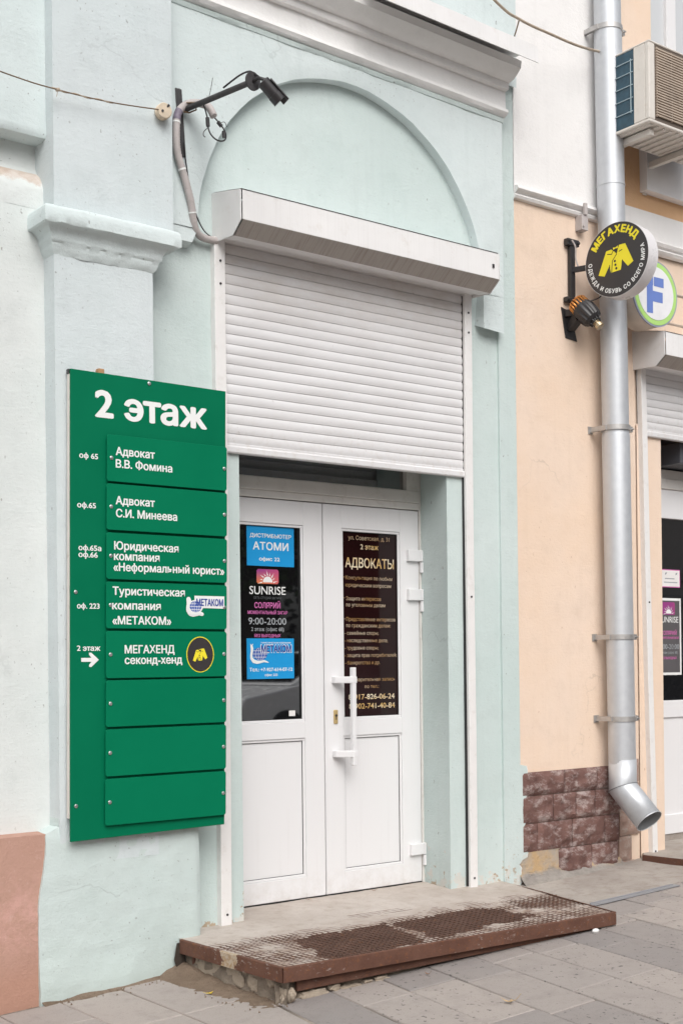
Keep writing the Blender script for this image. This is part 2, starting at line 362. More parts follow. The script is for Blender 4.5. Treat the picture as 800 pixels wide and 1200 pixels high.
M['paper'] = flat('white_paper_notice', (0.78, 0.76, 0.75), 0.6)
M['poster_dark'] = flat('dark_poster', (0.10, 0.095, 0.10), 0.4)
M['panel_white'] = flat('white_sheet_panel', (0.80, 0.79, 0.79), 0.35, var=0.02)

# ------------------------------------------------------------------ mesh helpers
COL = scene.collection
def put(o, parent=None):
    COL.objects.link(o)
    if parent is not None: o.parent = parent
    return o
def thing(name, label, cat, loc=(0, 0, 0), group=None):
    o = bpy.data.objects.new(name, None); o.location = loc; o.empty_display_size = 0.1
    COL.objects.link(o); tag(o, label, cat, group); return o
def tag(o, label=None, cat=None, group=None, kind=None):
    if label: o['label'] = label
    if cat: o['category'] = cat
    if group: o['group'] = group
    if kind: o['kind'] = kind
    return o
def nz(p, s=1.0, seed=0.0): return noise.noise(Vector((p[0]*s+seed, p[1]*s-seed, p[2]*s+2*seed)))

class MB:
    """collects shapes in world coordinates; build() links ONE mesh object, local to its parent's location"""
    def __init__(s): s.v = []; s.f = []; s.mi = []
    def add(s, vs, fs, mi=0):
        b = len(s.v); s.v += [tuple(v) for v in vs]
        for f in fs: s.f.append(tuple(i+b for i in f)); s.mi.append(mi)
        return s
    def box(s, x0, x1, y0, y1, z0, z1, mi=0):
        vs = [(x, y, z) for z in (z0, z1) for y in (y0, y1) for x in (x0, x1)]
        return s.add(vs, [(0, 2, 3, 1), (4, 5, 7, 6), (0, 1, 5, 4), (2, 6, 7, 3), (0, 4, 6, 2), (1, 3, 7, 5)], mi)
    def hexa(s, vs, mi=0):   # 8 corners, same order as box
        return s.add(vs, [(0, 2, 3, 1), (4, 5, 7, 6), (0, 1, 5, 4), (2, 6, 7, 3), (0, 4, 6, 2), (1, 3, 7, 5)], mi)
    def bar(s, p, q, w, h, upv=(0, 0, 1), mi=0):
        p, q = Vector(p), Vector(q); d = (q-p).normalized(); u = Vector(upv); sx = d.cross(u)
        if sx.length < 1e-4: sx = d.cross(Vector((0, 1, 0)))
        sx.normalize(); u = sx.cross(d)
        vs = [b + sx*(a*w/2) + u*(c*h/2) for b in (p, q) for c in (-1, 1) for a in (-1, 1)]
        return s.add(vs, [(0, 2, 3, 1), (4, 5, 7, 6), (0, 1, 5, 4), (2, 6, 7, 3), (0, 4, 6, 2), (1, 3, 7, 5)], mi)
    def tube(s, pts, r, n=10, caps=True, mi=0):
        pts = [Vector(p) for p in pts]; rs = r if isinstance(r, (list, tuple)) else [r]*len(pts)
        b = len(s.v); prev = None
        for i, p in enumerate(pts):
            t = (pts[min(i+1, len(pts)-1)] - pts[max(i-1, 0)]).normalized()
            if prev is None:
                a = t.cross(Vector((0, 0, 1)));
                if a.length < 1e-3: a = t.cross(Vector((1, 0, 0)))
            else: a = prev - t*prev.dot(t)
            a.normalize(); prev = a; c = t.cross(a)
            for k in range(n):
                g = 2*math.pi*k/n; s.v.append(tuple(p + (a*math.cos(g) + c*math.sin(g))*rs[i]))
        for i in range(len(pts)-1):
            for k in range(n):
                k2 = (k+1) % n; s.f.append((b+i*n+k, b+i*n+k2, b+(i+1)*n+k2, b+(i+1)*n+k)); s.mi.append(mi)
        if caps:
            s.f.append(tuple(b+k for k in range(n))[::-1]); s.f.append(tuple(b+(len(pts)-1)*n+k for k in range(n))); s.mi += [mi, mi]
        return s
    def prism(s, poly, y0, y1, mi=0):      # polygon in x,z extruded along y
        n = len(poly); vs = [(x, y0, z) for x, z in poly] + [(x, y1, z) for x, z in poly]
        return s.add(vs, [tuple(range(n)), tuple(range(2*n-1, n-1, -1))] + [(i, (i+1) % n + 0, (i+1) % n + n, i+n)[::-1] for i in range(n)], mi)
    def prism_x(s, poly, x0, x1, mi=0):    # polygon in y,z extruded along x
        n = len(poly); vs = [(x0, y, z) for y, z in poly] + [(x1, y, z) for y, z in poly]
        return s.add(vs, [tuple(range(n)), tuple(range(2*n-1, n-1, -1))] + [(i, (i+1) % n, (i+1) % n + n, i+n)[::-1] for i in range(n)], mi)
    def prism_z(s, poly, z0, z1, mi=0):
        n = len(poly); vs = [(x, y, z0) for x, y in poly] + [(x, y, z1) for x, y in poly]
        return s.add(vs, [tuple(range(n)), tuple(range(2*n-1, n-1, -1))] + [(i, (i+1) % n, (i+1) % n + n, i+n)[::-1] for i in range(n)], mi)
    def poly(s, pts, mi=0): return s.add(pts, [tuple(range(len(pts)))], mi)
    def grid(s, nu, nv, fn, mi=0):
        b = len(s.v)
        for j in range(nv+1):
            for i in range(nu+1): s.v.append(tuple(fn(i/nu, j/nv)))
        for j in range(nv):
            for i in range(nu):
                a = b + j*(nu+1) + i; s.f.append((a, a+1, a+nu+2, a+nu+1)); s.mi.append(mi)
        return s
    def build(s, name, mat, parent=None, smooth=False, bevel=0.0, auto=None, fix=True):
        loc = parent_loc(parent)
        me = bpy.data.meshes.new(name)
        me.from_pydata([(v[0]-loc[0], v[1]-loc[1], v[2]-loc[2]) for v in s.v], [], s.f)
        mats = mat if isinstance(mat, list) else [mat]
        for q in mats: me.materials.append(q)
        if len(mats) > 1: me.polygons.foreach_set('material_index', s.mi)
        if fix:
            bm = bmesh.new(); bm.from_mesh(me); bmesh.ops.recalc_face_normals(bm, faces=bm.faces[:]); bm.to_mesh(me); bm.free()
        if smooth or auto: me.polygons.foreach_set('use_smooth', [True]*len(me.polygons))
        if auto: me.set_sharp_from_angle(angle=R(auto))
        o = bpy.data.objects.new(name, me); put(o, parent)
        if bevel:
            b = o.modifiers.new('bevel', 'BEVEL'); b.width = bevel; b.segments = 2; b.limit_method = 'ANGLE'; b.angle_limit = R(40)
        me.update(); return o
def parent_loc(p):
    l = Vector((0, 0, 0))
    while p is not None: l += p.location; p = p.parent
    return l

def cr_spline(pts, n=8):
    P = [Vector(p) for p in pts]; P = [P[0]]+P+[P[-1]]; out = []
    for i in range(1, len(P)-2):
        for k in range(n):
            t = k/n; a, b_, c, d = P[i-1], P[i], P[i+1], P[i+2]
            out.append(.5*((2*b_)+(-a+c)*t+(2*a-5*b_+4*c-d)*t*t+(-a+3*b_-3*c+d)*t**3))
    out.append(P[-2]); return out

# ------------------------------------------------------------------ lettering
def pin(x, y, poly):
    c = False; j = len(poly)-1
    for i in range(len(poly)):
        if ((poly[i][1] > y) != (poly[j][1] > y)) and (x < (poly[j][0]-poly[i][0])*(y-poly[i][1])/(poly[j][1]-poly[i][1])+poly[i][0]): c = not c
        j = i
    return c
_TX = {}
def raw_text(txt):
    """outline of the built-in font; every contour is filled on its own so that overlapping strokes stay solid"""
    if txt in _TX: return _TX[txt]
    cu = bpy.data.curves.new('lettering', 'FONT'); cu.body = txt; cu.size = 1.0
    cu.resolution_u = 3; cu.fill_mode = 'NONE'
    o = bpy.data.objects.new('lettering_source', cu); COL.objects.link(o)
    dg = bpy.context.evaluated_depsgraph_get(); dg.update()
    me = bpy.data.meshes.new_from_object(o.evaluated_get(dg))
    co = [v.co.copy() for v in me.vertices]; nb = {}
    for e in me.edges:
        p, q = e.vertices; nb.setdefault(p, []).append(q); nb.setdefault(q, []).append(p)
    bpy.data.objects.remove(o); bpy.data.curves.remove(cu); bpy.data.meshes.remove(me)
    seen = set(); loops = []
    for st in range(len(co)):
        if st in seen or len(nb.get(st, [])) != 2: continue
        lp = [st]; seen.add(st); prev = st
        cur = st+1 if st+1 in nb[st] else nb[st][0]           # keep the drawing direction
        while cur != st and cur not in seen:
            lp.append(cur); seen.add(cur)
            nx = [k for k in nb[cur] if k != prev] or [st]
            prev, cur = cur, nx[0]
        if len(lp) > 2: loops.append([co[i] for i in lp])
    area = lambda L: sum(L[i].x*L[(i+1) % len(L)].y-L[(i+1) % len(L)].x*L[i].y for i in range(len(L)))/2
    inside = lambda p, L: pin(p.x, p.y, [(q.x, q.y) for q in L])
    full = lambda H, O: all(inside(p, O) for p in H[::2])
    parent = {}
    for i, H in enumerate(loops):
        c = [j for j, O in enumerate(loops) if j != i and abs(area(O)) > abs(area(H)) and area(O)*area(H) < 0 and full(H, O)]
        if c: parent[i] = min(c, key=lambda j: abs(area(loops[j])))
    vs, fs = [], []
    for n_, L in enumerate(loops):
        if n_ in parent: continue
        grp = [L]+[loops[i] for i, j in parent.items() if j == n_]
        b0 = len(vs)
        for G in grp: vs += [(p.x, p.y, n_ % 2) for p in G]
        flat_ = [p for G in grp for p in G]
        for t in mathutils_tess([[Vector((p.x, p.y, 0)) for p in G] for G in grp]):
            p, q, r = (flat_[i] for i in t)
            if (q.x-p.x)*(r.y-p.y)-(q.y-p.y)*(r.x-p.x) < 0: t = t[::-1]
            fs.append(tuple(b0+i for i in t))
    _TX[txt] = (vs, fs); return vs, fs
_H = raw_text('Н')[0]; CAPH = max(v[1] for v in _H)
def bold_steps(b):
    return [(0, 0)] if b < .004 else [(0, 0), (b, 0), (-b, 0), (0, b*.7), (0, -b*.7), (b*.7, b*.5), (-b*.7, b*.5), (b*.7, -b*.5), (-b*.7, -b*.5)]
def text_into(mb, txt, x0, z0, w, cap, y, bold=0.018, mi=0, tilt=0.0):
    vs, fs = raw_text(txt)
    if not vs: return
    xa = min(v[0] for v in vs); xb = max(v[0] for v in vs)
    sx = w/(xb-xa); sz = cap/CAPH
    for k, (ox, oz) in enumerate(bold_steps(bold)):
        mb.add([(x0+(v[0]+ox-xa)*sx, y-k*3e-5-v[2]*1.4e-5, z0+(v[1]+oz)*sz + (v[0]-xa)*sx*tilt) for v in vs], fs, mi)
def letter_mesh(name, items, y, mat, parent, bold=0.018, fix=False):
    for it in items:                       # one part for each line of writing
        mb = MB(); text_into(mb, *it, y, bold)
        o = mb.build(name, mat, parent, fix=fix)
    return o

# ================================================================== SETTING
def gz(x): return -0.072 + 0.046*max(-9, min(9, x))
g = MB()
xs = [-80, -30, -14, -9, -5, 0, 5, 9, 14, 30, 80]; ys = [-60, -30, -17, -16.05]
def gsheet(mb, xs, ys, dz):
    for i in range(len(xs)-1):
        for j in range(len(ys)-1):
            mb.poly([(xs[i], ys[j], gz(xs[i])+dz), (xs[i+1], ys[j], gz(xs[i+1])+dz), (xs[i+1], ys[j+1], gz(xs[i+1])+dz), (xs[i], ys[j+1], gz(xs[i])+dz)])
gsheet(g, xs, [-80, -30, -17, -7.1, 0.5, 30], -0.155)
tag(g.build('ground', M['joint'], fix=False), kind='structure')
rd = MB(); gsheet(rd, xs, [-16, -7.1], -0.148)
tag(rd.build('road', M['asphalt'], fix=False), kind='structure')
kb = MB()
for yy in (-7.1, -16.0):
    for i in range(len(xs)-1):
        a, b = xs[i], xs[i+1]
        kb.hexa([(a, yy-.08, gz(a)-.16), (b, yy-.08, gz(b)-.16), (a, yy+.08, gz(a)-.16), (b, yy+.08, gz(b)-.16), (a, yy-.08, gz(a)+.004), (b, yy-.08, gz(b)+.004), (a, yy+.08, gz(a)+.004), (b, yy+.08, gz(b)+.004)])
tag(kb.build('kerb', M['kerbstone'], bevel=0.015), kind='structure')
# mortar bed under the slabs
bed = MB(); gsheet(bed, [-14, -9, -5, -2, 0, 2, 5, 9, 14], [-7.0, -4, -2, -1, 0.3], -0.006)
tag(bed.build('pavement_bed', M['joint'], fix=False), kind='structure')
def paving():
    rnd = random.Random(11)
    mb = MB(); tint = []
    def slab(poly, zoff):
        # poly in x,y counter-clockwise; chamfered top edge
        n = len(poly); cx = sum(p[0] for p in poly)/n; cy = sum(p[1] for p in poly)/n
        tl = (rnd.uniform(-.005, .005), rnd.uniform(-.004, .004))
        def P(p, k, dz):
            x = p[0] + (cx-p[0])*0; y = p[1]
            dx, dy = cx-x, cy-y; L = math.hypot(dx, dy)
            x += dx/L*k; y += dy/L*k
            return (x, y, gz(x)+dz+zoff+(x-cx)*tl[0]+(y-cy)*tl[1])
        b = len(mb.v)
        vs = [P(p, 0, -.02) for p in poly] + [P(p, 0, -.004) for p in poly] + [P(p, .006, 0) for p in poly]
        fs = [tuple(range(2*n, 3*n))]
        for i in range(n):
            j = (i+1) % n
            fs += [(i, j, j+n, i+n), (i+n, j+n, j+2*n, i+2*n)]
        mb.add(vs, fs)
        t = rnd.random()**1.2; pit = 1.0 if rnd.random() < .75 else 0.35
        if cx < -1.86: pit *= 0.12; t = 0.55+0.4*t
        tint.extend([(t, pit)]*len(fs))
    gap = 0.004
    # right zone: columns run outwards at a slight angle (x shifts with y)
    w = 0.268; sh = 0.155; L = 0.56
    for k in range(-1, 42):
        x0 = -1.80 + k*w
        y = -0.02 - rnd.uniform(0, L)
        first = True; yt = 0.05
        while yt > -6.95:
            yb = y if first else yt - L
            first = False; yb = max(yb, -7.0)
            a, b = x0+gap, x0+w-gap
            f = lambda xx, yy: xx + sh*(yy+1)
            if k == -1:
                yt = yb; continue
            slab([(f(a, yb+gap), yb+gap), (f(b, yb+gap), yb+gap), (f(b, yt-gap), yt-gap), (f(a, yt-gap), yt-gap)], rnd.uniform(-.0022, .0022))
            yt = yb
    # left zone: columns square to the wall, the last one cut along the slanted joint
    edges = [-2.42-0.275*i for i in range(0, 26)]; edges = [-1.86, -2.135] + edges
    for k in range(len(edges)-1):
        b, a = edges[k], edges[k+1]
        yt = -0.17 if k < 3 else -0.06; first = True
        while yt > -6.95:
            Lb = rnd.choice((0.33, 0.55)) if first else 0.55
            yb = max(yt - Lb, -7.0); first = False
            fr = lambda yy, xx: min(xx, -1.81 + sh*(yy+1))
            if fr(yb, a) >= fr(yb, b)-0.02: yt = yb; continue
            bb, bt = fr(yb, b), fr(yt, b)
            if k == 0: bb = -1.81 + sh*(yb+1); bt = -1.81 + sh*(yt+1)
            if bb-gap*2 > a and bt-gap*2 > a:
                slab([(a+gap, yb+gap), (bb-gap, yb+gap), (bt-gap, yt-gap), (a+gap, yt-gap)], rnd.uniform(-.002, .002))
            yt = yb
    o = mb.build('pavement', M['paving'], fix=True)
    ca = o.data.color_attributes.new('tint', 'FLOAT_COLOR', 'CORNER')
    i = 0
    for p, (t, q) in zip(o.data.polygons, tint):
        for _ in p.loop_indices: ca.data[i].color = (t, q, 0, 1); i += 1
    tag(o, kind='structure')
paving()

# soil and crumbled plaster along the wall foot
def dirt():
    mb = MB(); rnd = random.Random(3)
    def strip(x0, x1, yb, w, n, zfun):
        def fn(u, v):
            x = x0+(x1-x0)*u; ww = w*(0.7+0.5*abs(nz((x, 0, 0), 5))) 
            y = yb - ww*v
            h = (1-v)**1.5*0.035*(0.8+0.5*nz((x, y, 0), 9)) + 0.006*nz((x, y, 0), 30)*(1-v)
            return (x, y, gz(x)-0.007+h+0.006*(1-v))
        mb.grid(n, 6, fn)
    strip(-3.6, -2.44, -0.03, 0.10, 60, None)
    strip(-2.50, -1.80, -0.11, 0.13, 60, None)
    def fn(u, v):
        x = -1.98+0.32*u; y = -0.12-0.80*v
        h = 0.065*(1-v)**2*max(0, 1-abs(u-0.55)*2.0) + 0.010*max(0, 1-abs(u-.5)*2)*(1+nz((x, y, 0), 14)) + .004*nz((x, y, 0), 40)
        return (x, y, gz(x)-0.010+h)
    mb.grid(24, 50, fn)
    # crumbs
    for _ in range(220):
        if rnd.random() < .6: x = rnd.uniform(-2.6, -1.72); y = (-0.14 if x > -2.42 else -0.06) - abs(rnd.gauss(0, .05))
        else: x = rnd.uniform(-1.95, -1.72); y = rnd.uniform(-.95, -.15)
        s = rnd.uniform(.002, .007); z = gz(x)+.002
        mb.add([(x-s, y-s, z-s*.4), (x+s, y-s*.6, z-s*.4), (x+s*.5, y+s, z-s*.4), (x, y, z+s)], [(0, 1, 3), (1, 2, 3), (2, 0, 3)])
    o = mb.build('wall_foot_dirt', M['dirt'], auto=50)
    tag(o, 'brown soil and plaster crumbs along the foot of the mint wall', 'dirt', kind='stuff')
dirt()

# ================================================================== MINT BUILDING
mint = thing('mint_building', 'pale mint plastered building front with arch, pilaster and white cornice', 'building', (-0.7, 0, -0.1))
def wob(p, a=0.003, s=3.0): return a*nz(p, s) + a*0.5*nz(p, s*4, 7)
# niche wall with the doorway
def niche_wall():
    mb = MB()
    def face(x0, x1, z0, z1, nx, nz_, lean=0.0):
        mb.grid(nx, nz_, lambda u, v: (x0+(x1-x0)*u, wob((x0+(x1-x0)*u, 0, z0+(z1-z0)*v)), z0+(z1-z0)*v))
    face(-1.86, -1.366, -0.25, 2.42, 12, 50); face(-0.004, 0.405, -0.25, 2.42, 10, 50); face(-1.86, 0.405, 2.42, 4.46, 46, 40)
    # reveals: splayed right side, square left side, head
    mb.grid(8, 50, lambda u, v: (-0.004+0.056*u+(wob((u, 1, v*3))*.6 if 0 < u < 1 else 0), wob((-0.004, 0, -.25+2.67*v))*(1-u)+0.30*u, -0.25+2.67*v))
    mb.poly([(-1.366, 0, -.25), (-1.366, .30, -.25), (-1.366, .30, 2.42), (-1.366, 0, 2.42)])
    mb.poly([(-1.366, 0, 2.42), (-.004, 0, 2.42), (.052, .30, 2.42), (-1.366, .30, 2.42)])
    # body of the wall behind
    mb.box(-4.6, -1.37, .30, .9, -.25, 6.4); mb.box(0.053, .53, .30, .9, -.25, 6.4); mb.box(-1.37, .053, .30, .9, 2.42, 6.4)
    return mb.build('wall', M['mint'], mint, auto=30)
niche_wall()
# strip at the right corner, its lower edge ragged over the neighbour's stones
cs = MB()
rag = []
z = -0.14
while z < 0.66:
    rag.append((0.575+0.035*nz((0, 0, z), 9, 3)+0.020*nz((0, 0, z), 40, 5)-(0.045 if z < 0.12 else 0), z)); z += 0.012
cs.prism([(0.398, -.25), (0.52, -.25)] + rag + [(0.532, 0.662), (0.526, 6.0), (0.392, 6.0)], -0.014, 0.02)
cs.build('corner_strip', M['mint'], mint)
ragw = MB(); ragw.prism([(p[0]-.02, p[1]) for p in rag] + [(p[0]+0.006+0.004*nz((0, 0, p[1]), 60), p[1]) for p in rag][::-1], -0.011, 0.012)
ragw.build('plaster_edge', M['cornice'], mint)
# spandrel layer with the round arch, ends over the imposts
def spandrel():
    mb = MB(); cx, cz, r = -0.69, 3.32, 0.93; y0 = -0.062
    top = 4.47; xl, xr = -1.83, 0.392
    n = 72; K = 7
    def ring(i, k):
        a = math.pi*i/n
        rr = r*(1+0.004*nz((a*3, 0, 0), 1.4, 2)+0.003*nz((a*3, 0, 0), 5))
        ax, az = cx+rr*math.cos(a), cz+rr*math.sin(a)
        dx, dz = math.cos(a), math.sin(a)
        ts = []
        if dx > 1e-6: ts.append((xr-cx)/dx)
        if dx < -1e-6: ts.append((xl-cx)/dx)
        if dz > 1e-6: ts.append((top-cz)/dz)
        t = min(ts); ox, oz = cx+t*dx, cz+t*dz
        u = k/K; x, zz = ax+(ox-ax)*u, az+(oz-az)*u
        return (x, y0+wob((x, 0, zz))+(0.006 if k == 0 else 0), zz)
    b = len(mb.v)
    for i in range(n+1):
        for k in range(K+1): mb.v.append(ring(i, k))
    for i in range(n):
        for k in range(K):
            a = b+i*(K+1)+k; mb.f.append((a, a+1, a+K+2, a+K+1)); mb.mi.append(0)
    # top corners
    # intrados (rounded slightly) and legs
    for i in range(n):
        p, q = ring(i, 0), ring(i+1, 0)
        mb.poly([p, q, (q[0], 0.01, q[2]), (p[0], 0.01, p[2])])
    # right leg above the impost: tapered block
    pR = ring(0, 0); pL = ring(n, 0)
    mb.hexa([(pR[0]-.004, y0, 3.125), (xr, y0, 3.115), (pR[0]-.020, .01, 3.155), (xr+.01, .01, 3.15), (pR[0], y0+.006, cz), (xr, y0, cz), (pR[0], .01, cz), (xr, .01, cz)])
    mb.hexa([(xl, y0, 3.25), (pL[0]-.035, y0, 3.25), (xl, .01, 3.23), (pL[0]-.030, .01, 3.235), (xl, y0, cz), (pL[0], y0+.006, cz), (xl, .01, cz), (pL[0], .01, cz)])
    # fill the two corners above the diagonals
    for xx in (xr, xl):
        pass
    return mb.build('arch_surround', M['mint_clean'], mint, auto=40)
spandrel()
# wall above cornice
up_ = MB(); up_.grid(40, 20, lambda u, v: (-1.85+2.377*u, -0.045+wob((u*2.3, 0, v)), 4.55+1.7*v)); up_.box(-1.85, .525, -.04, .3, 4.56, 6.3)
up_.build('upper_wall', M['mint_clean'], mint)
# pilaster: shaft, pedestal, pier above
XL, XR, YF = -2.403, -1.92, -0.15
def block(mb, x0, x1, yf, z0, z1, yb=0.3, a=0.003, nx=14, nzv=40):
    mb.grid(nx, nzv, lambda u, v: (x0+(x1-x0)*u, yf+wob((x0+(x1-x0)*u, 0, z0+(z1-z0)*v), a), z0+(z1-z0)*v))
    mb.grid(3, nzv, lambda u, v: (x0+(0.002*nz((0, u, v*8), 1) if u > 0 else 0), yf+wob((x0, 0, z0+(z1-z0)*v), a)*(1-u)+(yb-yf)*u, z0+(z1-z0)*v))
    mb.grid(3, nzv, lambda u, v: (x1, yf+wob((x1, 0, z0+(z1-z0)*v), a)*(1-u)+(yb-yf)*u, z0+(z1-z0)*v))
    mb.poly([(x0, yf, z1), (x1, yf, z1), (x1, yb, z1), (x0, yb, z1)])
sh = MB(); block(sh, XL, XR, YF, 0.40, 3.08)
sh.build('pilaster_shaft', M['mint_pale'], mint, auto=40)
pd = MB()
def sm_(a, b, t): t = max(0, min(1, (t-a)/(b-a))); return t*t*(3-2*t)
def ped(u, v):
    z = -0.25+0.85*v; e = 0.012*nz((0, 0, z), 7)+0.005*nz((0, 0, z), 25)
    x0 = -2.403 - 0.066*sm_(.565, .535, z) - 0.036*sm_(.50, .20, z) + e*0.5*sm_(.55, .45, z); x1 = -1.700 + 0.010*nz((3, 0, z), 3)
    x = x0+(x1-x0)*u
    edge = min(1, (x1-x)/0.03)
    bl = 0.02*max(0, 1-max(0, z+.12)/0.12) * max(0, nz((x, 0, 0), 4)+.4)
    return (x, -0.140-0.010*math.sin(min(1, max(0, edge))*math.pi/2)-bl+wob((x, 0, z), 0.0045, 4)+.012*sm_(.50, .60, z), z)
pd.grid(48, 70, ped)
e0 = [ped(0, j/70) for j in range(71)]; e1 = [ped(1, j/70) for j in range(71)]
for j in range(70):
    pd.poly([e0[j], e0[j+1], (e0[j+1][0], .02, e0[j+1][2]), (e0[j][0], .02, e0[j][2])])
    pd.poly([e1[j], e1[j+1], (e1[j+1][0], .02, e1[j+1][2]), (e1[j][0], .02, e1[j][2])])
pd.build('pilaster_pedestal', M['mint_low'], mint, auto=40)
pr = MB(); block(pr, -2.400, -1.809, -0.15, 3.20, 6.2)
pr.build('pier', M['mint_pale'], mint, auto=40)
# capital swept round the shaft
def capital():
    prof = [(3.035, .000), (3.050, .012), (3.066, .020), (3.084, .022), (3.092, .032), (3.100, .034), (3.112, .036), (3.128, .045), (3.140, .060), (3.148, .076), (3.150, .094), (3.154, .100), (3.185, .101), (3.212, .098), (3.222, .090), (3.236, .05), (3.246, -.01)]
    mb = MB(); nseg = 40
    def path(d, t):
        fl = 0.74; fr = 1.07; ff = 0.78
        x0, x1, yf = XL-d*fl, XR+d*fr, YF-d*ff
        if t <= .12: q = t/.12; return (x0, 0.02+(yf-0.02)*q)
        if t >= .88: q = (t-.88)/.12; return (x1, yf+(0.02-yf)*q)
        q = (t-.12)/.76; return (x0+(x1-x0)*q, yf)
    ts = [0, .06, .12] + [.12+.76*i/nseg for i in range(1, nseg)] + [.88, .94, 1]
    b = len(mb.v); n = len(ts)
    for (zz, d) in prof:
        for t in ts:
            x, y = path(d, t)
            j = 0.0045*nz((x, zz*2, 0), 9)+0.003*nz((x, zz*5, 3), 26)
            sag = -0.012*max(0, (x-XL))*1.0
            mb.v.append((x, y+j*0.8, zz+j*0.9+sag*0))
    for a in range(len(prof)-1):
        for i in range(n-1):
            q = b+a*n+i; mb.f.append((q, q+1, q+n+1, q+n)); mb.mi.append(0)
    return mb.build('capital', M['mint_clean'], mint, auto=38)
capital()
# wall left of the pilaster: white lower part, ledge with bare render, mint band above
lw = MB()
def prof_sweep(mb, prof, x0, x1, n, a=0.004, tilt=0.0, ends=True, xref=0.0):
    b = len(mb.v); m_ = len(prof)
    for i in range(n+1):
        x = x0+(x1-x0)*i/n
        for (y, zz) in prof:
            j = a*nz((x, zz*3, y*3), 5)+a*0.5*nz((x, zz*3, y*3), 19, 4)
            mb.v.append((x, y+j, zz+j*.8+tilt*(x-xref)))
    for i in range(n):
        for k in range(m_-1):
            q = b+i*m_+k; mb.f.append((q, q+1, q+m_+1, q+m_)); mb.mi.append(0)
    if ends:
        mb.f.append(tuple(b+k for k in range(m_))); mb.f.append(tuple(b+n*m_+k for k in range(m_))[::-1]); mb.mi += [0, 0]
prof_sweep(lw, [(-.05, .50)]+[(-.05, .6+.2*i) for i in range(14)]+[(-.049, 3.25)], -5.5, -2.39, 60, 0.004, ends=False)
lw.build('side_wall', M['white_wall'], mint, auto=40)
lb = MB(); prof_sweep(lb, [(-.049, 3.25), (-.047, 3.33), (-.035, 3.37), (-.008, 3.41), (.02, 3.43)], -5.5, -2.39, 60, 0.008, ends=False)
lb.build('bare_ledge', M['bare'], mint, auto=40)
lu = MB(); prof_sweep(lu, [(.02, 3.43), (.035, 3.46), (.035, 3.565)], -5.5, -2.39, 60, 0.003, ends=False)
lu.build('recess', M['white_wall'], mint, auto=40)
lt = MB(); prof_sweep(lt, [(.04, 3.560), (-.03, 3.552), (-.072, 3.558), (-.080, 3.575), (-.078, 3.60)]+[(-.078, 3.7+.25*i) for i in range(12)]+[(.3, 6.45)], -5.5, -2.385, 60, 0.004, ends=False)
lt.build('band_wall', M['mint_clean'], mint, auto=40)
pk = MB()
def pinkf(u, v):
    z = -.30+.838*v; xr_ = -2.40
    x = -5.5+(xr_+5.5)*(u**0.45)
    return (x, -0.139+wob((x, 0, z), .003, 5), z)
pk.grid(60, 40, pinkf)
pk.grid(60, 1, lambda u, v: (pinkf(u, 1)[0], pinkf(u, 1)[1]+0.10*v, pinkf(u, 1)[2]+.004*v))
pk.build('plinth', M['pink'], mint, auto=40)
# cornice
CT = -0.020
cn = MB()
prof_sweep(cn, [(-.05, 4.335), (-.085, 4.347), (-.098, 4.362), (-.094, 4.380), (-.078, 4.388), (-.074, 4.43), (-.076, 4.484), (-.104, 4.488), (-.108, 4.500), (-.108, 4.524), (-.145, 4.534), (-.175, 4.556), (-.200, 4.575), (-.204, 4.615), (-.16, 4.640), (-.04, 4.650)], -1.86, 0.41, 90, 0.0045, CT, True, 0.4)
cn.build('cornice', M['cornice'], mint, auto=32)
cr = MB(); prof_sweep(cr, [(-.045, 4.300), (-.066, 4.312), (-.072, 4.330), (-.058, 4.345), (-.045, 4.35)], -1.86, 0.40, 60, 0.004, CT, True, 0.4)
cr.build('cornice_bead', M['mint'], mint, auto=40)
fl = MB(); prof_sweep(fl, [(-.04, 4.690), (-.300, 4.668), (-.306, 4.575), (-.300, 4.575), (-.294, 4.660), (-.04, 4.680)], -0.75, 0.44, 12, 0.001, CT, True, 0.4)
fl.build('metal_flashing', M['white_metal'], mint)

# ================================================================== PEACH BUILDING
peach = thing('peach_building', 'peach painted building front with white upper pilaster and rough red brown stone plinth', 'building', (1.6, 0, -0.05))
def lean(x, z): return x + 0.022*(1.5-z)
pw = MB()
pw.grid(24, 60, lambda u, v: (0.50+1.09*u, wob((0.5+u, 0, 4*v), .003), -0.10+4.08*v))
pw.grid(2, 40, lambda u, v: (1.60+0.235*u-(0.0), wob((u, 2, v*4), .001)-0.002, -0.06+2.80*v))
pw.box(0.535, 1.80, 0.012, .9, -.25, 6.4); pw.box(1.80, 4.6, .012, .9, 2.80, 4.9); pw.box(3.4, 4.6, .012, .9, -.25, 2.8)
pw.poly([(lean(1.795, -.06), -.002, -.06), (lean(1.795, -.06)+.03, .26, -.06), (lean(1.795, 2.8)+.03, .26, 2.8), (lean(1.795, 2.8), -.002, 2.8)])
pw.build('wall', M['peach'], peach, auto=30)
ps = MB(); ps.grid(20, 40, lambda u, v: (0.527+0.925*u, -0.018+wob((u, 5, v*2), .003), 3.97+2.4*v)); ps.box(.527, 1.452, -.014, .012, 3.97, 6.4)
ps.build('white_pilaster', M['peach_white'], peach, auto=30)
sc_ = MB(); prof_sweep(sc_, [(.0, 3.925), (-.022, 3.930), (-.030, 3.945), (-.022, 3.958), (-.038, 3.963), (-.050, 3.978), (-.046, 3.995), (-.018, 4.002)], 0.530, 1.46, 30, .0025, 0.005, True, .53)
sc_.build('string_course', M['peach_white'], peach, auto=35)
wb = MB(); prof_sweep(wb, [(.0, 3.83), (-.025, 3.838), (-.036, 3.855), (-.028, 3.868), (-.045, 3.876), (-.055, 3.895), (-.03, 3.915), (-.022, 4.085), (.012, 4.09)], 1.45, 4.5, 30, .002, 0.0, True)
wb.build('white_band', M['peach_white'], peach, auto=35)
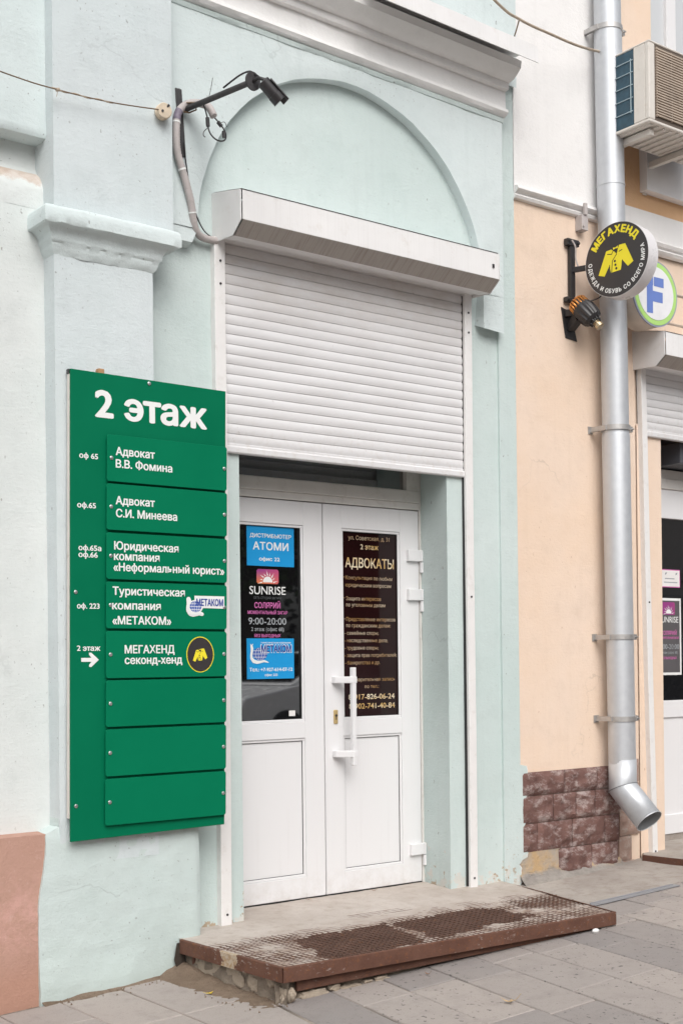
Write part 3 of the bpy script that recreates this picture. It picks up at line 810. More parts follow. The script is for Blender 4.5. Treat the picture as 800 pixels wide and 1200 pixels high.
uw = MB(); uw.grid(20, 20, lambda u, v: (1.45+3.1*u, 0.004+wob((u, 6, v)), 4.09+.85*v))
uw.build('shaded_upper_wall', M['peach_shade'], peach, auto=30)
uw2 = MB(); uw2.box(1.45, 1.635, -0.004, .3, 4.84, 6.4); uw2.box(1.66, 4.5, -.004, .3, 4.84, 4.95)
uw2.build('window_jamb', M['peach'], peach)
win = MB(); win.box(2.02, 2.115, 0.06, .12, 4.95, 6.4); win.box(1.64, 1.665, .06, .12, 4.95, 6.4); win.box(1.665, 3.2, .06, .12, 4.95, 5.0); win.box(2.75, 2.83, .06, .12, 5.0, 6.4)
wf = win.build('window', M['pvc'], peach, bevel=.004)
pn = MB(); pn.box(1.665, 2.02, .085, .10, 5.0, 6.4); pn.box(2.115, 2.75, .085, .10, 5.0, 6.4)
pn.build('pane', M['glass_pale'], wf)
# rough faced stones of the plinth
def stones():
    mb = MB(); mp = MB(); rnd = random.Random(5)
    rows = [(.478, .612, [.545, .905, 1.19, 1.40]), (.318, .474, [.545, .805, 1.00, 1.17, 1.40]), (.152, .314, [.545, .668, .965, 1.255, 1.385]), (-.012, .148, [.845, 1.135, 1.375])]
    def stone(t, x0, x1, z0, z1, dep, sd):
        nx = max(6, int((x1-x0)/.014)); nv = max(6, int((z1-z0)/.014))
        def fn(u, v):
            x = x0+(x1-x0)*u; z = z0+(z1-z0)*v
            e = min(u*(x1-x0), (1-u)*(x1-x0), v*(z1-z0), (1-v)*(z1-z0))
            k = min(1, e/.028)
            h = 0.012 + k*(dep*.75 + .015*nz((x, sd, z), 10, sd) + .012*nz((x, sd, z), 24, sd) + .006*nz((x, sd, z), 60, sd))
            return (x, -h, z)
        t.grid(nx, nv, fn)
        ring = [fn(i/nx, 0) for i in range(nx+1)]+[fn(1, j/nv) for j in range(1, nv+1)]+[fn(1-i/nx, 1) for i in range(1, nx+1)]+[fn(0, 1-j/nv) for j in range(1, nv)]
        for i in range(len(ring)):
            a, b = ring[i], ring[(i+1) % len(ring)]; t.poly([a, b, (b[0], .01, b[2]), (a[0], .01, a[2])])
    for z0, z1, xs_ in rows:
        for i in range(len(xs_)-1): stone(mb, xs_[i]+.002, xs_[i+1]-.002, z0, z1, rnd.uniform(.016, .026), rnd.uniform(0, 50))
    mb.build('stone_plinth', M['plinth_stone'], peach, auto=45)
    for (x0, x1, z0, z1) in [(1.405, 1.575, .50, .64), (1.405, 1.575, .345, .495), (1.392, 1.575, .175, .34), (1.385, 1.50, .02, .17), (1.383, 1.53, -.075, .016)]:
        stone(mp, x0, x1, z0, z1, .012, rnd.uniform(0, 50))
    mp.build('pale_stone_plinth', M['plinth_pink'], peach, auto=45)
stones()
sk = MB()
def skf(u, v):
    x = 0.52+0.87*u; k = v
    y = -0.012-0.085*(1-k)**1.5 - .012*nz((x, k, 0), 7)*(1-k)
    return (x, y, gz(x)-.004+(0.085-.025*u)*k**1.1+.010*nz((x, k*2, 1), 9)*k)
sk.grid(60, 16, skf)
sk.grid(30, 14, lambda u, v: (.53+.33*u, -0.010+.004*nz((u*3, v, 2), 3), -.02+.18*v))
sk.grid(30, 8, lambda u, v: (.84+.55*u, -0.011+.003*nz((u*3, v, 2), 3), -.03+.06*v))
sk.build('cement_skirt', M['skirt'], peach, auto=50)

# ================================================================== ENTRANCE PLATFORM
plat = thing('entrance_platform', 'low concrete step with rusty iron edge and worn grating before the white double door', 'platform', (-0.75, -0.55, -0.12))
P0, P1, P2, P3 = Vector((-1.826, -.17)), Vector((-1.791, -.936)), Vector((.172, -1.020)), Vector((.395, -.02))
def sm(a, b, t): t = max(0, min(1, (t-a)/(b-a))); return t*t*(3-2*t)
def wear(x, y):
    """0 = concrete well over the bars, 1 = flush, 2 = deep between the bars"""
    n = 0.40*nz((x, y, 0), 3.2, 3)+0.35*nz((x, y, 0), 9, 8)+.28*nz((x, y, 0), 24, 2)
    front = sm(-.16, -.50, y + 0.10*n + 0.02*math.sin(x*5))
    a = 1-max(abs(x+1.20+(-.25*(y+.7)))/.30, abs(y+.70)/.255)
    b = 1-max(abs(x+.52)/.38, abs(y+.67-.05*(x+.5))/.215)
    c = 1-max(abs(x+.72)/.24, abs(y+.26)/.07)
    d = 1-max(abs(x-.14)/.28, abs(y+.62)/.30)
    e = 1-max(abs(x+1.45)/.17, abs(y+.42)/.10)
    pa = max(sm(-.05, .22, a+.4*n), sm(-.05, .25, b+.5*n))
    pf = max(sm(0, .4, c+.6*n)*.55, sm(-.1, .5, d+.8*n)*.62, sm(0, .4, e+.7*n)*.6)
    return max(front*(0.80+.5*n), front*0.9*pf*1.9, pf*1.15 if c > 0 or e > 0 else 0, 2*pa)
def top_z(x, y):
    w = wear(x, y)
    base = 0.0025*nz((x, y, 0), 6)+0.0012*nz((x, y, 0), 30)
    return (0.004-0.0055*w if w < 1 else -0.0015-0.014*(w-1)) + base
slab_poly = [(-1.822, -.13), (-1.787, -.930), (.168, -1.012), (.393, 0.02), (.12, .03), (0.045, .30), (-1.37, .30), (-1.37, .0), (-1.70, .0), (-1.70, -.125)]
def slab_top():
    mb = MB(); nx, ny = 200, 120
    x0, x1, y0, y1 = -1.83, .43, -1.03, .32
    idx = {}
    for j in range(ny+1):
        for i in range(nx+1):
            y = y0+(y1-y0)*j/ny
            # side edges follow the slanted outline
            lx = P0.x+(P1.x-P0.x)*max(0, min(1, (y-P0.y)/(P1.y-P0.y)))+.004; rx = P2.x+(P3.x-P2.x)*max(0, min(1, (y-P2.y)/(P3.y-P2.y)))-.004
            x = lx+(rx-lx)*i/nx
            fy = P1.y+(P2.y-P1.y)*(x-P1.x)/(P2.x-P1.x)+.004
            yy = fy+(y-y0)/(y1-y0)*(y1-fy)
            mb.v.append((x, yy, top_z(x, yy)))
    for j in range(ny):
        for i in range(nx):
            a = j*(nx+1)+i; mb.f.append((a, a+1, a+nx+2, a+nx+1)); mb.mi.append(0)
    return mb.build('concrete_top', M['slab_top'], plat, auto=50)
slab_top()
sb = MB(); sb.prism_z([(-1.80, -.12), (-1.77, -.915), (.150, -.995), (.375, .0)], -.062, -.018); sb.build('slab_underside', M['mortar'], plat)
def bars():
    mb = MB(); pitch = .031
    inside = [(P0.x+.012, P0.y), (P1.x+.012, P1.y+.012), (P2.x-.012, P2.y+.012), (P3.x-.02, P3.y-.2)]
    k = 0; y = -1.0
    def seg(p, q, w):
        mb.bar((p[0], p[1], -.0085), (q[0], q[1], -.0085), w, .019)
    y = -.995
    while y < -.20:
        x = -1.80; run = None
        while x < .40:
            yy = y + 0.0016*math.sin(x*9+y*30) - .043*(x+.8)
            ok = pin(x, yy, inside) and wear(x, yy) > .42
            if ok and run is None: run = (x, yy)
            if (not ok) and run is not None:
                if x-run[0] > .03: seg(run, (x, yy), .0045)
                run = None
            if ok and run is not None and x-run[0] > .12:
                seg(run, (x, yy), .0045); run = (x, yy)
            x += .02
        y += pitch
    x = -1.80
    while x < .38:
        y = -1.0; run = None
        while y < -.2:
            xx = x + .043*(y+.6)+0.0012*math.sin(y*11)
            ok = pin(xx, y, inside) and wear(xx, y) > .72
            if ok and run is None: run = (xx, y)
            if (not ok) and run is not None:
                if y-run[1] > .02: seg(run, (xx, y), .0045)
                run = None
            y += .02
        x += pitch
    return mb.build('grating', M['rust_dark'], plat, fix=False)
bars()
ed = MB()
def edge(p, q, n, h, t, flange):
    d = (q-p); nrm = Vector((d.y, -d.x)).normalized()      # outward
    def fn(u, v):
        c = p+d*u; prof = [(-flange, .0045), (0, .0050), (.0035, .001), (.0035, -h), (-t, -h), (-t, -.004)]
        k = v*(len(prof)-1); i = min(len(prof)-2, int(k)); f = k-i
        o = prof[i][0]+(prof[i+1][0]-prof[i][0])*f; zz = prof[i][1]+(prof[i+1][1]-prof[i][1])*f
        b = .0022*nz((c.x, c.y, zz), 4)+.0008*nz((c.x, c.y, zz), 25)
        return (c.x+nrm.x*(o+b), c.y+nrm.y*(o+b), zz+b*.6)
    ed.grid(n, 5, fn)
edge(P0, P1, 40, .059, .008, .012); edge(P1, P2, 110, .059, .008, .012); edge(P2, P3+(P2-P3)*.10, 50, .05, .008, .010)
ed.build('edge_frame', rust_edge(), plat, auto=35)
lr = MB(); d12 = (P2-P1); lr0 = P1+d12*.045; lr1 = P1+d12*.93; nn = Vector((d12.y, -d12.x)).normalized()
lr.bar((lr0.x-nn.x*.040, lr0.y-nn.y*.040, -.091), (lr1.x-nn.x*.040, lr1.y-nn.y*.040, -.060), .02, .044)
lr.build('lower_rail', M['rust'], plat, bevel=.003)
pr_ = MB(); pr_.tube([(-1.79, -.235, -.16), (-1.79, -.235, -.058)], .011, 8); pr_.build('support_rod', M['rust'], plat)
base = MB()
def bside(p, q, n, inset, z1):
    d = q-p; nrm = Vector((d.y, -d.x)).normalized()
    def fn(u, v):
        c = p+d*u; zlo = gz(c.x)-.02; zz = zlo+(z1-zlo)*v
        o = -inset+.018*nz((c.x, c.y, zz*1.5), 8)+.012*nz((c.x, c.y, zz), 24)+.012*(1-v)
        return (c.x+nrm.x*o, c.y+nrm.y*o, zz)
    base.grid(n, 14, fn)
bside(P0, P1, 60, .036, -.056); bside(P1+(P2-P1)*.0, P2, 130, .075, -.054); bside(P2, P3, 60, .06, -.05)
base.build('mortar_base', M['mortar'], plat, auto=50)
def rock(c, sx, sy, sz, sd, yaw_=0):
    rs = MB(); bm = bmesh.new(); bmesh.ops.create_icosphere(bm, subdivisions=4, radius=1)
    ca_, sa_ = math.cos(yaw_), math.sin(yaw_)
    for v in bm.verts:
        p = v.co.copy(); q = Vector([max(-.76, min(.76, a)) for a in p])/.80
        k = .98+.42*nz(p, .9, sd)+.22*nz(p, 2.6, sd)+.09*nz(p, 7, sd)
        q = q*k; v.co = Vector((q.x*sx*ca_-q.y*sy*sa_+c[0], q.x*sx*sa_+q.y*sy*ca_+c[1], q.z*sz+c[2]))
    rs.add([v.co[:] for v in bm.verts], [tuple(v.index for v in f.verts) for f in bm.faces]); bm.free()
    rs.build('rubble_stone', M['stone'], plat, auto=45)
rr = random.Random(8)
for (t, w, zc, h) in [(.24, .16, -.098, .042), (.50, .13, -.100, .045), (.66, .07, -.110, .040), (.93, .09, -.125, .034), (.82, .05, -.082, .022), (.09, .07, -.095, .034)]:
    c = P0+(P1-P0)*t; rock((c.x+.047, c.y, zc), .018, w*.5, h, rr.uniform(0, 40), .05)
for (t, w, zc, h) in [(.03, .07, -.128, .030), (.095, .13, -.142, .018), (.19, .10, -.142, .014), (.28, .08, -.130, .012), (.955, .10, -.072, .020), (.15, .05, -.130, .014), (.24, .05, -.134, .010)]:
    c = P1+(P2-P1)*t; rock((c.x, c.y+.055, zc), w*.5, .020, h, rr.uniform(0, 40), -.05)

cv = MB()
for i in range(9):
    z_ = -.150+.011*i
cav = [(-1.842+.010*nz((0, 0, z_), 30), z_) for z_ in [-.155+.009*i for i in range(17)]]
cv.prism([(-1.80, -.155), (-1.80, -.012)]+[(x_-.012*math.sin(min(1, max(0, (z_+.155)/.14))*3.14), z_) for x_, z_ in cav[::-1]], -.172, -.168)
cv.build('cavity_shade', flat('shadowed_earth', (.045, .034, .026), .95, bump=.6), plat)  # flat dark sheet, paints the shade of the cavity between wall and frame

# ================================================================== DOUBLE DOOR
YD = 0.28
fr = thing('door_frame', 'white plastic door frame with dark transom window above the double door', 'door frame', (-0.66, .30, 0))
f = MB()
f.box(-1.366, -1.338, YD-.004, .36, 0, 2.42); f.box(.034, .062, YD-.004, .36, 0, 2.42)
f.box(-1.338, .034, YD-.004, .36, 2.125, 2.165); f.box(-1.338, .034, YD-.012, .36, 2.165, 2.232); f.box(-1.338, .034, YD-.006, .36, 2.395, 2.42)
f.box(-.058, .034, YD-.008, .36, 2.232, 2.395); f.box(-1.338, -1.25, YD-.008, .36, 2.232, 2.395)
f.build('frame', M['pvc_dirty'], fr, bevel=.004)
tw = MB(); tw.box(-1.25, -.058, .305, .325, 2.232, 2.395); tw.build('transom_window', M['glass'], fr)
bd = MB(); bd.box(-1.25, -.058, YD+.004, .31, 2.228, 2.236); bd.build('glazing_bead', M['pvc_dirty'], fr)
th = MB(); th.box(-1.338, .034, YD+.004, .37, -.002, .010); th.build('threshold', M['seal'], fr)
def leaf(x0, x1, lab, hinge_right, lst, rst):
    o = thing('door_leaf', lab, 'door', ((x0+x1)/2, .30, 0))
    z0, z1 = .012, 2.120; gz0, gz1 = .950, 1.994; pz0, pz1 = .124, .862
    b = MB(); ya, yb = YD, YD+.07
    a, c = x0+lst, x1-rst
    b.box(x0, a, ya, yb, z0, z1); b.box(c, x1, ya, yb, z0, z1)
    b.box(a, c, ya, yb, gz1, z1); b.box(a, c, ya, yb, z0, pz0); b.box(a, c, ya, yb, pz1, gz0)
    b.build('body', M['pvc_leaf'], o, bevel=.0025)
    # beads: a slim slanted step round glass and panel
    bb = MB()
    for (q0, q1) in ((gz0, gz1), (pz0, pz1)):
        w = .014
        for (xa, xb, za, zb) in ((a, c, q1-w, q1), (a, c, q0, q0+w), (a, a+w, q0+w, q1-w), (c-w, c, q0+w, q1-w)):
            bb.box(xa, xb, YD+.006, YD+.03, za, zb)
    bb.build('glazing_bead', M['pvc'], o, bevel=.003)
    sl = MB()
    for (q0, q1) in ((gz0, gz1), (pz0, pz1)):
        w = .0024; i = .0142
        for (xa, xb, za, zb) in ((a+i, c-i, q1-i-w, q1-i), (a+i, c-i, q0+i, q0+i+w), (a+i, a+i+w, q0+i+w, q1-i-w), (c-i-w, c-i, q0+i+w, q1-i-w)):
            sl.box(xa, xb, YD+.0105, YD+.028, za, zb)
    sl.build('rubber_seal', M['seal'], o)
    gl = MB(); gl.box(a+.01, c-.01, YD+.020, YD+.034, gz0+.008, gz1-.008); gl.build('pane', M['glass'], o)
    pl = MB(); pl.box(a+.01, c-.01, YD+.014, YD+.036, pz0+.008, pz1-.008); pl.build('panel', M['pvc_leaf'], o)
    # welded mitre lines at the corners
    return o, a, c
leafL, aL, cL = leaf(-1.332, -.6545, 'white door leaf on the left with posters in its glass and no handle', False, .125, .125)
leafR, aR, cR = leaf(-.6475, .030, 'white door leaf on the right with a long pull handle and a brown lettered pane', True, .125, .137)
sx = MB(); sx.box(-.6545, -.6475, YD+.02, YD+.06, .012, 2.12); sx.build('meeting_seal', M['seal'], fr)
# pull handle
h = MB(); h.box(-.536, -.510, .178, .204, .705, 1.235); h.build('pull_handle', M['pvc'], leafR, bevel=.004)
for zz in (1.168, .768):
    h = MB()
    h.prism_z([(-.602, YD+.001), (-.600, .250), (-.535, .176), (-.506, .176), (-.506, .207), (-.530, .207), (-.562, YD+.001)], zz-.018, zz+.018)
    h.build('handle_bracket', M['pvc'], leafR, bevel=.004)
lk = MB(); lk.box(-.592, -.564, YD-.008, YD+.001, .930, 1.006); lk.build('lock_plate', M['lockgold'], leafR, bevel=.006)
kh = MB(); kh.tube([(-.578, YD-.010, .975), (-.578, YD-.007, .975)], .0075, 12); kh.box(-.5805, -.5755, YD-.0095, YD-.007, .952, .968); kh.build('keyhole', M['black_metal'], leafR)
for i, zz in enumerate((1.862, 1.640, .196)):
    hb = MB(); hb.box(-.062, .030, YD-.022, YD+.001, zz-.030, zz+.034)
    hb.tube([(.042, YD-.012, zz-.030), (.042, YD-.012, zz+.034)], .0125, 12); hb.tube([(.044, YD-.012, zz-.094), (.044, YD-.012, zz-.034)], .0125, 12)
    hb.box(.040, .060, YD-.016, YD+.02, zz-.09, zz-.038)
    hb.build('hinge', M['pvc'], leafR, bevel=.003)
hg = MB()
pts = [(.048, YD-.0145, z_) for z_ in (0.1, .5)]
# crack of old foam between frame and reveal
ck = MB()
prev = None
for i in range(90):
    z_ = .02+2.2*i/89; w_ = .004+.004*max(0, nz((0, 0, z_), 6, 4)+.2); x_ = .0535-.002*nz((0, 0, z_), 3)
    cur = [(x_-w_, YD-.0062, z_), (x_+.004, YD-.0062, z_)]
    if prev: ck.poly([prev[0], prev[1], cur[1], cur[0]])
    prev = cur
ck.build('foam_gap', M['black_metal'], fr, fix=False)
rm = MB(); rm.box(-1.9, .9, .88, .9, -.2, 2.6); rm.box(-1.36, .05, .37, .372, 0, 2.4)
rm.build('back_board', M['interior'], fr)

# posters and vinyl on the left pane (pane front is at y = .300)
YG = .2975
pA = thing('poster', 'blue poster for a distributor in the top of the left door pane', 'poster', (-.977, YG, 1.875))
b = MB(); b.box(-1.128, -.829, YG, YG+.0015, 1.7705, 1.980); b.build('sheet', M['vinyl_blue'], pA)
letter_mesh('lettering', [("ДИСТРИБЬЮТЕР", -1.1084, 1.9190, .2610, .0205), ("АТОМИ", -1.0895, 1.8555, .2229, .0400), ("офис 22", -1.0514, 1.7984, .1281, .0195)], YG-.0006, M['vinyl_white'], pA, .022)
pB = thing('poster', 'blue poster with a globe emblem and phone number low in the left door pane', 'poster', (-.985, YG, 1.285))
b = MB(); b.box(-1.135, -.836, YG, YG+.0015, 1.1805, 1.392); b.build('sheet', M['vinyl_blue'], pB)
letter_mesh('lettering', [("ТУРИСТИЧЕСКАЯ КОМПАНИЯ", -1.0482, 1.3652, .1911, .0075), ("Тел.: +7-927-614-07-12", -1.1196, 1.2206, .2721, .0185), ("офис 223", -1.0246, 1.1949, .0805, .0130)], YG-.0006, M['vinyl_white'], pB, .022)
def disc_pts(cx, cz, rx, rz, n=28, a0=0, a1=2*math.pi): return [(cx+rx*math.cos(a0+(a1-a0)*i/n), cz+rz*math.sin(a0+(a1-a0)*i/n)) for i in range(n if a1-a0 > 6.2 else n+1)]
def xz(pts, y): return [(x, y, z) for x, z in pts]
def thick_line(mb, pts, ws, y):
    k = 0
    for i in range(len(pts)-1):
        (xa, za), (xb, zb) = pts[i], pts[i+1]; dx, dz = xb-xa, zb-za; L = math.hypot(dx, dz); nx, nn_ = -dz/L, dx/L
        w0, w1 = ws[i]/2, ws[i+1]/2; k += 1; yy = y-k*1.5e-5
        mb.poly([(xa-nx*w0, yy, za-nn_*w0), (xb-nx*w1, yy, zb-nn_*w1), (xb+nx*w1, yy, zb+nn_*w1), (xa+nx*w0, yy, za+nn_*w0)])
    for (x, z_), w in zip(pts, ws): k += 1; mb.poly(xz(disc_pts(x, z_, w/2, w/2, 12), y-k*1.5e-5))
def travel_logo(parent, x0, x1, z0, z1, y, outline, txt_rect):
    """globe, curled white figure and lettering; x0..z1 bound the globe and figure"""
    W, H = x1-x0, z1-z0; Q = lambda u, v: (x0+W*u, z0+H*v)
    path = [Q(.10, .93), Q(.13, .80), Q(.12, .62), Q(.09, .45), Q(.10, .27), Q(.20, .12), Q(.36, .06), Q(.55, .08), Q(.72, .12), Q(.92, .05)]
    ws = [W*k for k in (.10, .13, .11, .11, .13, .15, .14, .10, .09, .03)]
    if outline:
        o = MB(); thick_line(o, path, [w+W*.16 for w in ws], y+.0006); o.poly(xz(disc_pts(*Q(.52, .50), W*.46, H*.40), y+.0007)); o.build('logo_outline', M['vinyl_white'], parent, fix=False)
        t = MB(); tx, tz, tw_, thh = txt_rect; t.poly([(tx-.010, y+.0005, tz-.010), (tx+tw_+.008, y+.0005, tz-.012), (tx+tw_+.008, y+.0005, tz+thh+.014), (tx-.010, y+.0005, tz+thh+.014)]); t.build('lettering_outline', M['vinyl_white'], parent, fix=False)
    else:
        letter_mesh('lettering_outline', [("МЕТАКОМ", txt_rect[0]-.003, txt_rect[1]-.003, txt_rect[2]+.006, txt_rect[3]+.006)], y-.0002, M['vinyl_white'], parent, .05)
    gb = MB(); c = Q(.52, .50); gb.poly(xz(disc_pts(c[0], c[1], W*.36, H*.34), y)); gb.build('globe_emblem', M['globe'], parent, fix=False)
    ln = MB()
    for k in (-.5, 0, .5):
        zz = c[1]+k*H*.34; hw = W*.36*math.sqrt(1-k*k); ln.poly([(c[0]-hw, y-.0004, zz-.0011), (c[0]+hw, y-.0004, zz-.0011), (c[0]+hw, y-.0004, zz+.0011), (c[0]-hw, y-.0004, zz+.0011)])
    for k in (-.62, -.22, .22, .62):
        thick_line(ln, [(c[0]+W*.36*k*math.cos(a), c[1]+H*.34*math.sin(a)) for a in [(-1.2+2.4*i/8) for i in range(9)]], [.0018]*9, y-.0004)
    ln.build('globe_lines', M['vinyl_white'], parent, fix=False)
    sn = MB(); thick_line(sn, path, ws, y-.0008); thick_line(sn, [Q(.10, .93), Q(.06, 1.02)], [.003, .004], y-.0008); thick_line(sn, [Q(.13, .93), Q(.17, 1.02)], [.003, .004], y-.0008)
    sn.build('curled_emblem', M['vinyl_white'], parent, fix=False)
    letter_mesh('lettering', [("МЕТАКОМ", *txt_rect)], y-.0006-.0004, M['navy'], parent, .035)
travel_logo(pB, -1.120, -.992, 1.262, 1.360, YG-.0006, False, (-1.0451, 1.3206, .1897, .0350))
pC = thing('window_lettering', 'solarium lettering with a sunrise emblem stuck on the dark glass between two blue posters', 'window lettering', (-1.07, YG, 1.675))
letter_mesh('lettering', [("SUNRISE", -1.1144, 1.6225, .2280, .0440)], YG, M['vinyl_white'], pC, .004)
letter_mesh('small_lettering', [("СЕТЬ СТУДИЙ ЗАГАРА", -1.0892, 1.5977, .1745, .0125)], YG, M['vinyl_dim'], pC, .0)
letter_mesh('pink_lettering', [("СОЛЯРИЙ", -1.0840, 1.5503, .1634, .0300), ("МОМЕНТАЛЬНЫЙ ЗАГАР", -1.1267, 1.5192, .2511, .0170), ("БЕЗ ВЫХОДНЫХ", -1.0860, 1.3985, .1649, .0160)], YG, M['vinyl_pink'], pC, .020)
letter_mesh('grey_lettering', [("9:00-20:00", -1.1223, 1.4646, .2384, .0370), ("2 этаж (офис 68)", -1.1060, 1.4305, .2065, .0205)], YG, M['vinyl_grey'], pC, .006)
def sun_emblem(parent, x0, x1, z0, z1, y):
    b = MB(); r_ = .008; b.poly(xz([(x0+r_, z0), (x1-r_, z0), (x1, z0+r_), (x1, z1-r_), (x1-r_, z1), (x0+r_, z1), (x0, z1-r_), (x0, z0+r_)], y)); b.build('sunrise_emblem', M['sunrise'], parent, fix=False)
    s = MB(); cx = (x0+x1)/2; cz = z0+(z1-z0)*.10; w = (x1-x0)
    s.poly(xz(disc_pts(cx, cz, w*.22, w*.22, 16, 0, math.pi), y-.0004))
    for i in range(9):
        a = math.pi*(i+.02)/8; L = w*(.46 if i % 2 == 0 else .38); t = .10
        p0 = (cx+w*.26*math.cos(a-t), cz+w*.26*math.sin(a-t)); p1 = (cx+w*.26*math.cos(a+t), cz+w*.26*math.sin(a+t)); p2 = (cx+L*math.cos(a+.12), cz+L*math.sin(a+.12))
        s.poly(xz([p0, p1, p2], y-.0004))
    s.build('sun_rays', M['vinyl_white'], parent, fix=False)
sun_emblem(pC, -1.069, -.930, 1.678, 1.754, YG)
st = MB(); st.box(-.872, -.832, YG, YG+.001, .981, 1.010)
tag(st.build('sticker', M['paper']), 'small pale square sticker in the bottom right corner of the left door pane', 'sticker')

# brown lettered film on the right pane
pD = thing('window_film', 'dark brown window film with gold lawyer lettering behind the pull handle', 'window film', (-.31, YG, 1.47))
b = MB(); b.box(-.516, -.113, YG, YG+.0012, .966, 1.978); b.build('film', M['brown_film'], pD)
YL = YG-.0008
letter_mesh('heading', [("АДВОКАТЫ", -.4855, 1.7850, .3442, .0530), ("2 этаж", -.3781, 1.8870, .1266, .0290)], YL, M['gold'], pD, .016)
letter_mesh('lettering', [("ул. Советская, д. 31", -.4634, 1.9375, .2927, .0235), ("•", -.4997, 1.7250, .0086, .010), ("Консультация по любым", -.4851, 1.7180, .3315, .0205), ("юридическим вопросам", -.4857, 1.6780, .3231, .0205), ("•", -.4998, 1.6110, .0086, .010), ("Защита интересов", -.4827, 1.6035, .2458, .0205), ("по уголовным делам", -.4832, 1.5690, .2771, .0205), ("•", -.4994, 1.4960, .0086, .010), ("Представление интересов", -.4829, 1.4900, .3494, .0205), ("по гражданским делам:", -.4834, 1.4555, .3142, .0205), ("- семейные споры;", -.4944, 1.4141, .2374, .0200), ("- наследственные дела;", -.4950, 1.3733, .3037, .0200), ("- трудовые споры;", -.4955, 1.3324, .2374, .0200), ("- защита прав потребителей;", -.4961, 1.2916, .3692, .0200), ("- банкротство и др.", -.4946, 1.2508, .2461, .0200), ("Предварительная запись", -.4911, 1.1575, .3498, .0200), ("по тел.:", -.3578, 1.1190, .0981, .0190)], YL, M['gold_dim'], pD, .010)
letter_mesh('phone_numbers', [("8-917-826-06-24", -.4718, 1.0575, .3255, .0300), ("8-902-741-40-84", -.4690, 1.0065, .3249, .0300)], YL, M['gold'], pD, .014)

